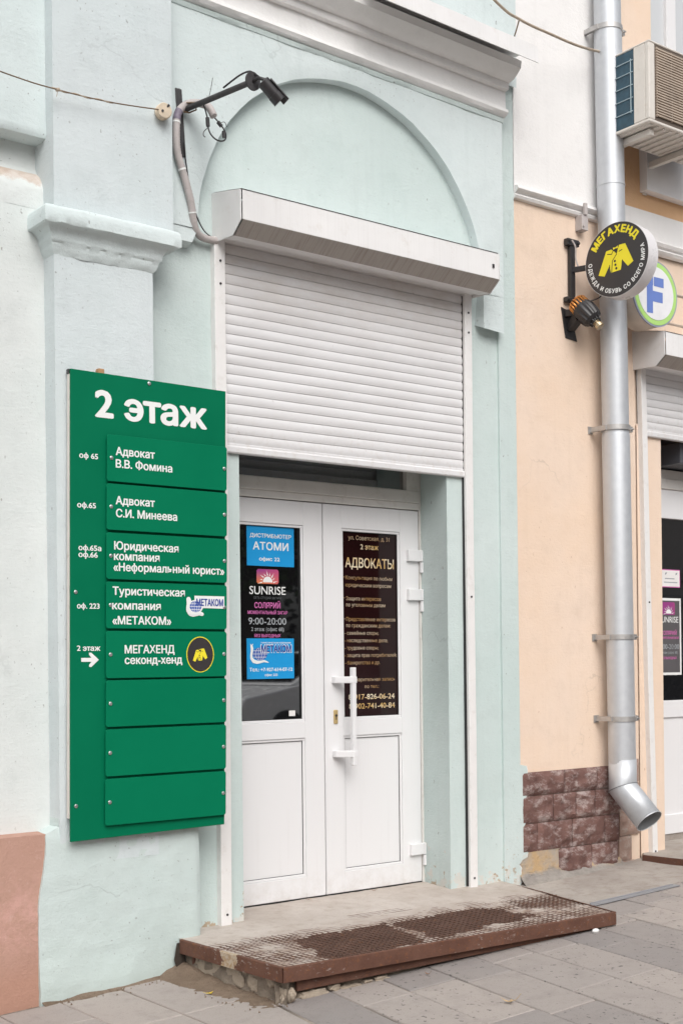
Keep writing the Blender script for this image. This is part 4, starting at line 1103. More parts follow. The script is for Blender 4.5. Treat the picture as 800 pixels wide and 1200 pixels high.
# ================================================================== ROLLER SHUTTER over the double door
def shutter(label, x0, x1, gl, gr, zbot, zh, T=lambda v: v, bar_h=.048, group=None, pitch=.0483):
    """x0,x1 box ends; gl/gr (x0,x1) of guide rails; zbot curtain bottom; zh box bottom at the wall"""
    o = thing('roller_shutter', label, 'roller shutter', ((x0+x1)/2, -.05, zbot), group)
    # head box with angled underside
    top = [(.0, zh+.235), (-.245, zh+.185)]; 
    prof = [(.004, zh+.240), (-.250, zh+.188), (-.252, zh+.046), (-.178, zh-.012), (.004, zh-.004)]
    def px(p, xa, xb, n=1):
        mb = MB(); b = 0
        for i in range(n+1):
            x = xa+(xb-xa)*i/n
            for (y, z) in p: mb.v.append(T((x, y, z)))
        m_ = len(p)
        for i in range(n):
            for k in range(m_-1):
                q = i*m_+k; mb.f.append((q, q+1, q+m_+1, q+m_)); mb.mi.append(0)
        return mb
    fb = px([(-.004, zh+.243), (-.20, zh+.203), (-.250, zh+.192)], x0+.002, x1-.002, 20); fb.build('top_cover', M['white_metal'], o)
    ff = px([(-.246, zh+.1895), (-.2515, zh+.186), (-.2525, zh+.048)], x0+.004, x1-.004, 20); ff.build('front_cover', M['white_metal'], o)
    seam = px([(-.2535, zh+.190), (-.2530, zh+.1862)], x0+.006, x1-.01, 1); seam.build('seam', M['seal'], o, fix=False)
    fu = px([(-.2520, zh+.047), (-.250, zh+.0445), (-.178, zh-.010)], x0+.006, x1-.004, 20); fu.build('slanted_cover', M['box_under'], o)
    fv = px([(-.178, zh-.010), (-.10, zh-.004), (-.085, zh+.010), (-.0, zh+.012)], x0+.006, x1-.004, 20); fv.build('bottom_cover', M['white_metal'], o)
    for (xa, xb) in ((x0-.006, x0), (x1, x1+.006)):
        e = MB(); n = len(prof)
        e.add([T((xa, y, z)) for y, z in prof]+[T((xb, y, z)) for y, z in prof], [tuple(range(n)), tuple(range(2*n-1, n-1, -1))]+[(i, (i+1) % n, (i+1) % n+n, i+n)[::-1] for i in range(n)])
        e.build('end_cap', M['white_metal'], o, bevel=.003)
    # curtain
    xa, xb = gl[1]-.008, gr[0]+.008
    cp = []
    z = zbot+bar_h
    yb_ = -.012
    while z < zh+.10:
        for k in range(7):
            t = k/6; cp.append((yb_-.0042*math.sin(math.pi*min(1, t*1.02))**0.8 - .0015, z+.0455*t))
        cp.append((yb_+.0035, z+.0462)); cp.append((yb_+.0035, z+.0476))
        z += pitch
    loc = (xa+xb)/2
    mb = px(cp, xa, xb, 24)
    for i, v in enumerate(mb.v):
        mb.v[i] = (v[0], v[1]+.0025*nz((v[0]*1.5, 0, v[2]*6), 1.4), v[2]+.0012*nz((v[0], 0, v[2]*4), 3))
    mb.build('slat_curtain', M['slat'], o, auto=40)
    # holes in dashes along the top slats are too small to model; end bar
    b = MB(); w = T((xa, 0, zbot)); 
    pr2 = [(-.020, zbot), (-.024, zbot+.006), (-.024, zbot+.030), (-.018, zbot+.036), (-.018, zbot+bar_h), (.006, zbot+bar_h), (.006, zbot)]
    n = len(pr2); b.add([T((xa, y, z)) for y, z in pr2]+[T((xb, y, z)) for y, z in pr2], [tuple(range(n)), tuple(range(2*n-1, n-1, -1))]+[(i, (i+1) % n, (i+1) % n+n, i+n)[::-1] for i in range(n)])
    b.build('bottom_bar', M['slat'], o, bevel=.002)
    for (ga, gb), inner in ((gl, 1), (gr, -1)):
        mb = MB(); K = 30; ztop = zh+.02; zlo = .002
        def bow(z, s): return .0022*math.sin(z*2.1+s)+.0012*nz((s, 0, z), 1.7)
        b0 = len(mb.v)
        for i in range(K+1):
            z = zlo+(ztop-zlo)*i/K; d = bow(z, ga)
            for (x, y) in ((ga, .0), (ga, -.038), (gb, -.038), (gb, .0)): mb.v.append(T((x+d, y, z)))
        for i in range(K):
            for k in range(3):
                q = b0+i*4+k; mb.f.append((q, q+1, q+5, q+4)); mb.mi.append(0)
        mb.f.append((b0, b0+1, b0+2, b0+3)); mb.mi.append(0)
        g_ = mb.build('guide_rail', M['rail'], o, bevel=.003)
        gs = MB(); xg = gb if inner == 1 else ga
        gs.add([T(p) for p in ((xg-.004*(inner == -1)-.0, -.020, .01), (xg+.003*(inner == 1), -.020, .01), (xg-.004*(inner == -1), -.004, .01), (xg+.003*(inner == 1), -.004, .01), (xg-.004*(inner == -1), -.020, zh), (xg+.003*(inner == 1), -.020, zh), (xg-.004*(inner == -1), -.004, zh), (xg+.003*(inner == 1), -.004, zh))],
               [(0, 2, 3, 1), (4, 5, 7, 6), (0, 1, 5, 4), (2, 6, 7, 3), (0, 4, 6, 2), (1, 3, 7, 5)])
        gs.build('brush_strip', M['seal'], o)
        for z in (.055, 1.62, 3.09, 3.20):
            if z < zh: 
                sc = MB(); p = T(((ga+gb)/2, -.0385, z)); sc.tube([(p[0], p[1], p[2]), (p[0], p[1]-.003, p[2])], .006, 10)
                sc.build('rail_screw', M['black_metal'], o)
    return o
SH1 = shutter('white roller shutter half raised over the double door, with long box and two guide rails', -1.500, .172, (-1.516, -1.455), (.112, .166), 2.284, 3.292)
lk2 = MB(); lk2.box(.118, .132, -.2565, -.2535, 3.395, 3.415); lk2.build('key_switch', M['black_metal'], SH1)

# ================================================================== GREEN DIRECTORY SIGN
sg = thing('directory_sign', 'tall green directory board with eight green plates beside the double door', 'sign', (-1.97, -.18, .5))
YS = -.200
TLs, TRs, BRs, BLs = (-2.354, 2.540), (-1.566, 2.534), (-1.599, .514), (-2.378, .502)
b = MB(); b.prism([TLs, TRs, BRs, BLs], YS, YS+.012); b.build('backboard', M['green_back'], sg, bevel=.002)
b = MB(); q = .004; b.prism([(TLs[0]-.001, TLs[1]-.02), (TRs[0]-.004, TRs[1]-.006), (BRs[0]-.004, BRs[1]+.006), (BLs[0]-.001, BLs[1]+.10)], YS+.0125, YS+.034); b.build('mounting_frame', M['plastic_edge'], sg)
b = MB(); b.box(-2.215, -2.185, YS+.014, YS+.044, 2.535, 2.562); b.build('wooden_block', flat('raw_wood', (0.42, 0.24, 0.12), 0.8), sg, bevel=.004)
b = MB(); b.box(-2.358, -2.335, YS+.013, YS+.036, 2.522, 2.541); b.build('corner_cap', M['black_plastic'], sg)
letter_mesh('heading', [("2 этаж", -2.2354, 2.3475, .5575, .1190, )], YS-.0012, M['vinyl_white'], sg, .038)
for (t, x, z, w) in [("оф 65", -2.3182, 2.1590, .0878), ("оф.65", -2.3304, 1.9440, .0876), ("оф.65а", -2.3265, 1.7590, .1074), ("оф.66", -2.3269, 1.7295, .0902), ("оф. 223", -2.3367, 1.5070, .1060), ("2 этаж", -2.3389, 1.3240, .1096)]:
    letter_mesh('office_number', [(t, x, z, w, .0235)], YS-.0012, M['vinyl_white'], sg, .028)
ar = MB(); ar.poly(xz([(-2.320, 1.276), (-2.272, 1.276), (-2.283, 1.262), (-2.283, 1.2535), (-2.272, 1.2535), (-2.236, 1.2845), (-2.272, 1.3155), (-2.283, 1.3155), (-2.283, 1.307), (-2.272, 1.293), (-2.320, 1.293)], YS-.0012))
ar.build('arrow', M['vinyl_white'], sg, fix=False)
def screw(parent, pts, r=.0085):
    for (x, y, z) in pts:
        s_ = MB(); s_.tube([(x, y+.001, z), (x, y-.003, z), (x, y-.005, z)], [r, r, r*.55], 12); s_.build('screw', M['screw'], parent, auto=40)
screw(sg, [(-1.972, YS, 2.521), (-2.343, YS, 1.577), (-2.352, YS, .655)])
plates = [
    (2.271, 2.066, -2.192, -1.573, [("Адвокат", -2.1506, 2.1830, .1930), ("В.В. Фомина", -2.1513, 2.1285, .2824)], 'green name plate of a lawyer, topmost on the board'),
    (2.056, 1.853, -2.196, -1.575, [("Адвокат", -2.1533, 1.9670, .1929), ("С.И. Минеева", -2.1527, 1.9110, .3064)], 'green name plate of a lawyer, second from the top'),
    (1.841, 1.637, -2.200, -1.578, [("Юридическая", -2.1632, 1.7680, .3218), ("компания", -2.1650, 1.7220, .2251), ("«Неформальный юрист»", -2.1681, 1.6745, .5707)], 'green name plate of a legal company with three lines'),
    (1.626, 1.421, -2.204, -1.582, [("Туристическая", -2.1731, 1.5690, .3627), ("компания", -2.1763, 1.5055, .2403), ("«МЕТАКОМ»", -2.1758, 1.4400, .2931)], 'green name plate of a travel company with a globe sticker'),
    (1.410, 1.203, -2.207, -1.586, [("МЕГАХЕНД", -2.1172, 1.3120, .2500), ("секонд-хенд", -2.1177, 1.2650, .2901)], 'green name plate with a round black and yellow jacket emblem'),
    (1.194, .990, -2.210, -1.590, [], 'upper of the three blank green plates'),
    (.979, .774, -2.214, -1.594, [], 'middle of the three blank green plates'),
    (.763, .560, -2.218, -1.598, [], 'lowest of the three blank green plates')]
YP = YS-.0165
def rounded(x0, x1, z0, z1, r=.012, n=5, sk=0.0):
    pts = []
    for (cx, cz, a) in ((x1-r, z1-r, 0), (x0+r, z1-r, 90), (x0+r, z0+r, 180), (x1-r, z0+r, 270)):
        for i in range(n+1): t = R(a+90*i/n); pts.append((cx+r*math.cos(t)+sk*(cz-z1), cz+r*math.sin(t)))
    return pts
def jacket(mb_y, mb_b, cx, cz, rx, rz, y):
    N = lambda a, c: (cx+(a-372)/217*rx, cz+(395-c)/260*rz)
    mb_y.poly(xz([N(*p) for p in [(248, 478), (290, 495), (326, 425), (325, 430), (335, 480), (402, 476), (413, 408), (450, 462), (488, 438), (434, 300), (392, 300), (374, 352), (338, 318), (303, 322)]][::-1], y))
    mb_y.poly(xz([N(*p) for p in [(350, 308), (366, 312), (384, 302), (384, 320), (367, 318), (352, 324)]][::-1], y-.0004))
    mb_b.poly(xz([N(*p) for p in [(352, 322), (386, 318), (374, 360)]], y-.0003))
    for (a, c, e, f_) in [(374, 360, 345, 400), (345, 400, 340, 478), (312, 345, 340, 352), (340, 352, 352, 330), (412, 338, 392, 345), (413, 410, 410, 440), (326, 425, 327, 446)]:
        thick_line(mb_b, [N(a, c), N(e, f_)], [rx*.022, rx*.022], y-.0004)
    for (a, c) in ((362, 405), (366, 432), (372, 458)):
        p = N(a, c); mb_b.poly(xz(disc_pts(p[0], p[1], rx*.035, rz*.035, 10), y-.0004))
for (z1, z0, x0, x1, items, lab) in plates:
    b = MB(); b.prism(rounded(x0, x1, z0, z1, sk=.016), YP, YS-.0115)
    pt = b.build('nameplate', M['green'], sg, bevel=.0015); pt['label'] = lab
    for xx in (x0+.019, x1-.017):
        sp_ = MB(); sp_.tube([(xx, YS-.0115, (z0+z1)/2), (xx, YS, (z0+z1)/2)], .006, 8); sp_.build('spacer', M['screw'], pt)
    screw(pt, [(x0+.019, YP, (z0+z1)/2), (x1-.017, YP, (z0+z1)/2)])
    if items:
        letter_mesh('lettering', [(t, x, z, w, .0355) for t, x, z, w in items], YP-.001, M['vinyl_white'], pt, .028)
    if 'globe' in lab:
        travel_logo(pt, -1.799, -1.712, 1.486, 1.562, YP-.002, True, (-1.749, 1.5290, .143, .031))
    if 'jacket' in lab:
        e = MB(); e.poly(xz(disc_pts(-1.731, 1.305, .073, .082, 40), YP-.0008)); e.build('emblem_ring', M['yellow'], pt, fix=False)
        e = MB(); e.poly(xz(disc_pts(-1.731, 1.305, .069, .078, 40), YP-.0014)); e.build('emblem_disc', M['emblem_black'], pt, fix=False)
        jy, jb = MB(), MB(); jacket(jy, jb, -1.731, 1.303, .071, .080, YP-.002)
        jy.build('jacket_emblem', M['yellow'], pt, fix=False); jb.build('jacket_lines', M['jacket_line'], pt, fix=False)

# ================================================================== CAMERA ON ITS BRACKET, HOSE, WIRES
br = thing('camera_bracket', 'dark iron arm with a round flange fixed on a flat bar above the roller shutter', 'bracket', (-1.72, -.07, 3.80))
b = MB(); b.add([(-1.742, -.064, 3.955), (-1.708, -.064, 3.955), (-1.742, -.070, 3.955), (-1.708, -.070, 3.955), (-1.722, -.064, 3.640), (-1.688, -.064, 3.640), (-1.722, -.070, 3.640), (-1.688, -.070, 3.640)], [(0, 2, 3, 1), (4, 5, 7, 6), (0, 1, 5, 4), (2, 6, 7, 3), (0, 4, 6, 2), (1, 3, 7, 5)])
b.build('flat_bar', M['iron'], br, bevel=.002)
A0 = Vector((-1.700, -.075, 3.858)); A1 = Vector((-1.655, -.585, 3.822))
b = MB(); b.tube([A0, A0.lerp(A1, .5), A1], .0135, 10); b.build('arm', M['iron'], br, auto=40)
ad = (A1-A0).normalized()
b = MB(); b.tube([A1-ad*.004, A1+ad*.004], .040, 28); 
for a in (40, 130, 220, 310):
    ux = ad.cross(Vector((0, 0, 1))).normalized(); uz = ux.cross(ad)
    c = A1+ux*.026*math.cos(R(a))+uz*.026*math.sin(R(a)); b.tube([c-ad*.008, c+ad*.004], .0055, 8)
b.build('flange', M['iron'], br, auto=40)
b = MB(); b.tube([A0+Vector((-.02, -.01, -.014)), A0+Vector((0.01, -.03, -.020)), A0+Vector((.03, -.06, -.012)), A0+Vector((.02, -.07, .016)), A0+Vector((-.01, -.04, .018))], .004, 6); b.build('tie_wire', M['wire'], br)
cc = thing('security_camera', 'small black bullet camera with sunshield hanging on the iron arm', 'camera', (-1.60, -.64, 3.80))
B0 = A1+ad*.005
b = MB(); b.tube([B0, B0+Vector((.006, -.030, .004)), B0+Vector((.022, -.050, -.006)), B0+Vector((.030, -.056, -.030))], .0085, 8); b.build('mount', M['black_plastic'], cc, auto=40)
C0 = B0+Vector((.024, -.050, -.022)); cd = Vector((.42, -.42, -.86)).normalized()
cd = (r2*0.50 - u2*0.80 - fw*0.30).normalized() if False else Vector((.62, -.18, -.62)).normalized()
b = MB(); b.tube([C0-cd*.012, C0-cd*.008, C0+cd*.060, C0+cd*.062, C0+cd*.098], [.022, .029, .029, .032, .032], 18); b.build('body', M['black_plastic'], cc, auto=35)
b = MB(); b.tube([C0+cd*.0985, C0+cd*.099], .023, 16); b.build('lens', M['glass'], cc)
us = (Vector((0, 0, 1))-cd*cd.z).normalized(); uw_ = cd.cross(us)
b = MB()
def shf(u, v):
    a = R(-58+116*u); return C0+cd*(.005+.112*v)+(us*math.cos(a)+uw_*math.sin(a))*.037
b.grid(10, 4, shf); sho = b.build('sunshield', M['black_plastic'], cc, smooth=True); so = sho.modifiers.new('thickness', 'SOLIDIFY'); so.thickness = .003
b = MB(); pL = C0+cd*.05-us*.0235*.2+uw_*.0; q_ = (us*-.35-uw_*.94)
def lb_(u, v): return C0+cd*(.045+.03*u)+(us*math.cos(R(195+40*v))+uw_*math.sin(R(195+40*v)))*.0302
b.grid(2, 4, lb_); b.build('type_label', M['vinyl_grey'], cc, fix=False)

b = MB(); b.tube(cr_spline([(-1.690, -.40, 3.850), (-1.672, -.50, 3.872), (-1.655, -.555, 3.876), (-1.650, -.59, 3.855), (-1.640, -.62, 3.83)], 8), .0042, 6); b.build('lead', M['black_plastic'], cc)
hs_ = thing('cable_hose', 'grey corrugated cable hose running from the iron arm down to the shutter box', 'hose', (-1.68, -.08, 3.55))
hp = cr_spline([(-1.625, -.215, 3.800), (-1.640, -.190, 3.850), (-1.668, -.13, 3.880), (-1.705, -.095, 3.872), (-1.742, -.088, 3.825), (-1.752, -.088, 3.73), (-1.742, -.084, 3.64), (-1.702, -.082, 3.53), (-1.668, -.075, 3.43), (-1.645, -.060, 3.345), (-1.615, -.045, 3.305), (-1.57, -.035, 3.292), (-1.50, -.032, 3.293)], 14)
b = MB(); b.tube(hp, [.0175+(.0008 if i % 2 else -.0004) for i in range(len(hp))], 12); b.build('hose', M['hose'], hs_, auto=60)
b = MB()
for i in (62, 92, 118): p, q = hp[i], hp[i+1]; b.tube([p, q], .0195, 12)
b.build('tie_band', M['vinyl_white'], hs_)
b = MB(); k0 = 52; b.tube(hp[k0:k0+10], .0186, 12); b.build('worn_tape', flat('purple_worn_tape', (.20, .17, .22), .6, dirt=(.45, .42, .42), var=.3, scale=40), hs_, auto=60)
bc = thing('cable', 'thin black cable drooping beside the grey hose into the shutter box', 'cable', (-1.65, -.06, 3.45))
b = MB(); b.tube(cr_spline([(-1.712, -.085, 3.70), (-1.690, -.07, 3.62), (-1.668, -.066, 3.50), (-1.640, -.064, 3.40), (-1.585, -.05, 3.325), (-1.515, -.03, 3.302)], 10), .0032, 6); b.build('core', M['black_plastic'], bc)
dc = thing('cable', 'dangling black cable ends with plugs hooked under the iron arm', 'cable', (-1.66, -.21, 3.77))
b = MB()
b.tube(cr_spline([(-1.668, -.20, 3.845), (-1.662, -.215, 3.79), (-1.655, -.215, 3.735), (-1.640, -.225, 3.700), (-1.612, -.235, 3.683), (-1.585, -.245, 3.690), (-1.580, -.245, 3.720), (-1.600, -.24, 3.755), (-1.622, -.22, 3.790)], 8), .0036, 6)
b.tube(cr_spline([(-1.662, -.215, 3.735), (-1.680, -.215, 3.715), (-1.682, -.215, 3.698), (-1.672, -.215, 3.692)], 6), .0022, 6)
b.tube(cr_spline([(-1.652, -.21, 3.87), (-1.640, -.215, 3.92), (-1.632, -.22, 3.975)], 6), .0014, 5)
b.tube(cr_spline([(-1.615, -.23, 3.76), (-1.585, -.24, 3.775), (-1.57, -.24, 3.755)], 6), .0014, 5)
b.build('strand', M['black_plastic'], dc)
b = MB(); b.tube([(-1.660, -.215, 3.785), (-1.657, -.215, 3.745)], .0095, 8); b.build('plug', M['black_plastic'], dc)
b = MB(); b.tube([(-1.598, -.238, 3.752), (-1.612, -.230, 3.772)], .0095, 8); b.build('plug', M['black_plastic'], dc)
b = MB(); b.tube([(-1.588, -.243, 3.70), (-1.59, -.243, 3.73)], .0085, 8); b.build('plug', M['black_plastic'], dc)

ins = thing('insulator', 'stained cream ceramic wire insulator on the pier left of the iron arm', 'insulator', (-1.89, -.18, 3.77))
b = MB(); iw = Vector((-.15, -1, -.10)).normalized(); I0 = Vector((-1.868, -.150, 3.775)); I1 = I0+iw*.052
b.tube([I0, I0+iw*.008, I0+iw*.024, I0+iw*.030, I0+iw*.046, I1], [.028, .034, .036, .030, .036, .032], 18); b.build('body', M['ceramic'], ins, auto=40)
b = MB(); b.tube([I1-iw*.002+Vector((.010, 0, .016)), I1+iw*.010+Vector((.018, 0, .028))], .005, 8); b.tube([I1-iw*.001+Vector((-.012, 0, -.004)), I1+iw*.001+Vector((-.012, 0, -.004))], .006, 8); b.build('hook', M['iron'], ins)
wr = thing('wire', 'thin brown wire sagging across the pale pier to the ceramic insulator', 'wire', (-2.3, -.2, 3.74))
W = cr_spline([(-5.2, -.22, 3.99), (-3.4, -.21, 3.80), (-2.66, -.205, 3.735), (-2.40, -.20, 3.728), (-2.15, -.20, 3.738), (-1.905, -.195, 3.768)], 16)
b = MB(); b.tube(W, .0028, 6); b.build('strand', M['wire'], wr)
b = MB(); W2 = [p+Vector((0, -.003*math.sin(i*.9), .0035*math.cos(i*.9))) for i, p in enumerate(W[46:66])]; b.tube(W2, .0024, 6); b.build('twisted_end', M['cable_beige'], wr)
kn = MB(); kn.tube([W[48]+Vector((-.008, 0, -.002)), W[48]+Vector((.006, 0, .002))], .008, 8); kn.tube([W[48], W[48]+Vector((-.006, 0, -.03))], .0015, 5); kn.build('knot', M['cable_beige'], wr)
uc = thing('cable', 'beige cable sagging from the cornice end to the drainpipe', 'cable', (.6, -.25, 4.85))
b = MB(); b.tube(cr_spline([(-.55, -.33, 5.12), (.10, -.30, 4.830), (.33, -.28, 4.790), (.60, -.25, 4.800), (.88, -.20, 4.832), (1.16, -.12, 4.905)], 10), .0075, 8); b.build('sheath', M['cable_beige'], uc, auto=60)
b = MB(); b.tube(cr_spline([(.33, -.27, 4.80), (.36, -.2, 4.74), (.41, -.1, 4.70), (.40, -.06, 4.66)], 6), .004, 6); b.tube(cr_spline([(.38, -.06, 4.70), (.40, -.07, 4.66), (.43, -.06, 4.72)], 6), .003, 5); b.build('loose_end', M['wire'], uc)

# ================================================================== DRAINPIPE
dp = thing('drainpipe', 'galvanised drainpipe with bent spout on the peach wall', 'drainpipe', (1.26, -.15, .3))
RP = .081
def pc(z): return Vector((1.270+.0135*(2.2-z), -.122, z))
b = MB(); zz = [6.3, 5.2]; b.tube([pc(6.35), pc(5.03)], RP, 40, caps=False); b.tube([pc(5.055), pc(2.60)], [RP+.003, RP-.001], 40, caps=False)
b.build('upper_pipe', M['zinc'], dp, smooth=True)
b = MB(); b.tube([pc(4.12), pc(4.11)], RP+.004, 40); b.build('joint_ring', M['zinc'], dp, auto=40)
b = MB(); b.tube([pc(2.625), pc(2.61), pc(.60)], [RP+.001, RP+.003, RP+.001], 40, caps=False); b.build('lower_pipe', M['zinc'], dp, smooth=True)
def elbow(mb, r, r2_):
    pts = [(pc(.64), 0)]
    c0 = pc(.487); n = 40
    sp_dir = Vector((.02, -.72, -.69)).normalized()
    ringA, ringB = [], []
    # mitred joint: plane half way between pipe axis and spout axis
    ax = Vector((0, 0, -1)); bis = (ax+sp_dir).normalized()
    e1 = Vector((1, 0, 0)); 
    v0 = []
    for k in range(n):
        a = 2*math.pi*k/n; off = Vector((r*math.cos(a), r*math.sin(a), 0))
        base = c0+off; t = -(off.dot(bis))/ax.dot(bis); v0.append(base+ax*t)
    f1 = sp_dir.cross(e1).normalized(); e1b = f1.cross(sp_dir)
    end = c0+sp_dir*.268
    v1 = []
    for k in range(n):
        p = v0[k]; d = (end-p).dot(sp_dir); q = p+sp_dir*d; o_ = q-end; v1.append(end+o_.normalized()*r2_)
    top = [Vector((p.x, p.y, .66)) for p in v0]
    b0 = len(mb.v); mb.v += [tuple(p) for p in top]+[tuple(p) for p in v0]+[tuple(p) for p in v1]
    for s in range(2):
        for k in range(n):
            k2 = (k+1) % n; mb.f.append((b0+s*n+k, b0+s*n+k2, b0+(s+1)*n+k2, b0+(s+1)*n+k)); mb.mi.append(0)
    return v0, v1, sp_dir
b = MB(); v0, v1, sdir = elbow(b, RP+.003, RP+.004); so_ = b.build('spout', [M['zinc'], M['zinc_dark']], dp, auto=25)
mo = so_.modifiers.new('thickness', 'SOLIDIFY'); mo.thickness = .0025; mo.offset = -1; mo.material_offset = 1
b = MB(); cen = sum((p for p in v0), Vector())/len(v0); b.tube([p+(p-cen).normalized()*.002 for p in v0]+[v0[0]+(v0[0]-cen).normalized()*.002], .0028, 6); b.build('seam_ring', M['zinc_dark'], dp, auto=60)
b = MB(); cen = sum((p for p in v1), Vector())/len(v1); b.tube(v1+[v1[0]], .003, 6); b.build('rim', M['zinc'], dp, auto=60)
for z in (5.05, 2.655, 1.398, .905):
    c = pc(z); b = MB(); n = 40
    def band(r_, dz): return [(c.x+r_*math.cos(2*math.pi*k/n), c.y+r_*math.sin(2*math.pi*k/n), z+dz) for k in range(n)]
    rings = [band(RP+.001, -.015), band(RP+.008, -.015), band(RP+.008, .015), band(RP+.001, .015)]; b0 = len(b.v)
    for q_ in rings: b.v += q_
    for j in range(3):
        for k in range(n): k2 = (k+1) % n; b.f.append((b0+j*n+k, b0+j*n+k2, b0+(j+1)*n+k2, b0+(j+1)*n+k)); b.mi.append(0)
    b.box(c.x-.112, c.x-.072, -.006, .0, z-.024, z+.020); b.box(c.x-.098, c.x-.078, c.y-.005, -.006, z-.014, z+.014)
    b.box(c.x+RP+.002, c.x+RP+.026, c.y-.03, c.y-.023, z-.017, z+.017); b.box(c.x+RP+.002, c.x+RP+.026, c.y-.042, c.y-.035, z-.017, z+.017)
    b.tube([(c.x+RP+.014, c.y-.06, z), (c.x+RP+.014, c.y-.01, z)], .005, 8)
    b.build('pipe_clamp', M['clamp'], dp, auto=40)

# ================================================================== ROUND SIGNS
def oriented(c, nrm):
    n_ = Vector(nrm).normalized(); u = Vector((0, 0, 1)).cross(n_).normalized(); v = n_.cross(u)
    return lambda x, z, d=0.0: tuple(Vector(c)+u*x+v*z+n_*d)
S1 = thing('round_sign', 'round black sign with a yellow jacket emblem on a wall bracket before the drainpipe', 'sign', (1.035, -.335, 3.585))
F1 = oriented((1.038, -.335, 3.585), (-.995, -.115, .0)); RS = .2165
b = MB(); n = 72
def ringp(F, r, d): return [F(r*math.cos(2*math.pi*k/n), r*math.sin(2*math.pi*k/n), d) for k in range(n)]
def drum(mb, F, r, d0, d1, cap0=True, cap1=True):
    A, B = ringp(F, r, d0), ringp(F, r, d1); b0 = len(mb.v); mb.v += A+B
    for k in range(n): k2 = (k+1) % n; mb.f.append((b0+k, b0+k2, b0+n+k2, b0+n+k)); mb.mi.append(0)
    if cap0: mb.f.append(tuple(b0+k for k in range(n))[::-1]); mb.mi.append(0)
    if cap1: mb.f.append(tuple(b0+n+k for k in range(n))); mb.mi.append(0)
drum(b, F1, RS, -.098, 0); b.build('rim', M['sign_rim'], S1, auto=30)
b = MB(); drum(b, F1, RS-.003, 0.0, .0015); b.build('face', M['emblem_black'], S1, auto=30)
def local_poly(mbsrc, F, d):
    out = MB(); out.v = [F(v[0], v[2], d+(-v[1])) for v in mbsrc.v]; out.f = list(mbsrc.f); out.mi = list(mbsrc.mi); return out
jy, jb = MB(), MB(); jacket(jy, jb, 0, .0, RS, RS, 0.0)
local_poly(jy, F1, .0022).build('jacket_emblem', M['yellow'], S1, fix=False); local_poly(jb, F1, .0022).build('jacket_lines', M['jacket_line'], S1, fix=False)
def arc_text(txt, F, r, a0, a1, cap, d, bold, top=True, wk=1.0):
    """letters along an arc; top: clockwise from a0 to a1 reading outwards, else along the lower rim"""
    out = MB(); adv = []
    for ch in txt:
        vs, fs = raw_text(ch) if ch != ' ' else ([], [])
        w = (max(v[0] for v in vs)-min(v[0] for v in vs)) if vs else .22
        adv.append((ch, vs, fs, w))
    sp = .13; tot = sum(a[3]+sp for a in adv)-sp; pos = 0
    s = cap/CAPH
    for ch, vs, fs, w in adv:
        f_ = (pos+w/2)/tot; a = R(a0+(a1-a0)*f_)
        if vs:
            xm = (max(v[0] for v in vs)+min(v[0] for v in vs))/2; arcw = abs(R(a1-a0))*r/(tot*s)*wk
            for k, (ox, oz) in enumerate(bold_steps(bold)):
                b0 = len(out.v)
                for v in vs:
                    lx = (v[0]+ox-xm)*s*arcw; lz = (v[1]+oz)*s
                    if top: px_, pz_ = (r+lz)*math.cos(a)+lx*math.sin(a), (r+lz)*math.sin(a)-lx*math.cos(a)
                    else: px_, pz_ = (r+cap-lz)*math.cos(a)-lx*math.sin(a), (r+cap-lz)*math.sin(a)+lx*math.cos(a)
                    out.v.append(F(px_, pz_, d+k*3e-5+v[2]*1.4e-5))
                out.f += [tuple(i+b0 for i in q) for q in fs]; out.mi += [0]*len(fs)
        pos += w+sp
    return out
arc_text("МЕГАХЕНД", F1, .155, 152, 36, .041, .0022, .065).build('heading', M['yellow'], S1, fix=False)
arc_text("ОДЕЖДА И ОБУВЬ СО ВСЕГО МИРА", F1, .168, 176, 377, .0245, .0022, .04, top=False, wk=.95).build('lettering', M['vinyl_white'], S1, fix=False)
b = MB(); b.box(.985, 1.025, -.030, -.006, 3.40, 3.775); b.box(.955, 1.055, -.036, -.004, 3.735, 3.775); b.box(.945, 1.045, -.036, -.004, 3.395, 3.425)
b.bar((1.005, -.02, 3.592), (1.05, -.135, 3.592), .02, .032); 
for p in ((.965, 3.762), (1.045, 3.755), (.955, 3.41), (1.03, 3.41)): b.tube([(p[0], -.036, p[1]), (p[0], -.046, p[1])], .010, 8)
b.build('wall_bracket', M['black_metal'], S1, bevel=.003)
b = MB(); b.tube(cr_spline([(.975, -.05, 3.76), (1.0, -.055, 3.72), (1.012, -.045, 3.66), (1.02, -.06, 3.60)], 8), .0045, 6); b.build('power_cable', M['hose'], S1)

S2 = thing('round_sign', 'round white sign with a blue letter F and lime ring above the right shutter box', 'sign', (1.485, -.25, 3.475))
F2 = oriented((1.487, -.25, 3.478), (-.02, -1, 0)); R2 = .197
b = MB(); drum(b, F2, R2, -.15, 0); b.build('rim', M['f_rim'], S2, auto=30)
b = MB(); drum(b, F2, R2+.004, -.006, .004); b.build('trim_ring', M['f_grey'], S2, auto=30)
b = MB(); drum(b, F2, R2-.006, 0.003, .006); b.build('lime_ring', M['lime'], S2, auto=30)
b = MB(); drum(b, F2, R2-.036, 0.0055, .008); b.build('face', M['f_white'], S2, auto=30)
b = MB()
for (x0, x1, z0, z1) in [(-.085, -.030, -.125, .100), (-.030, -.026, .045, .100), (-.020, .070, .042, .098), (-.030, .060, -.052, .012)]:
    q = MB(); q.poly([(x0+z0*.0, 0, z0), (x1, 0, z0), (x1, 0, z1), (x0, 0, z1)]); t = local_poly(q, F2, .009); b.add(t.v, t.f)
b.build('letter', M['f_blue'], S2, fix=False)
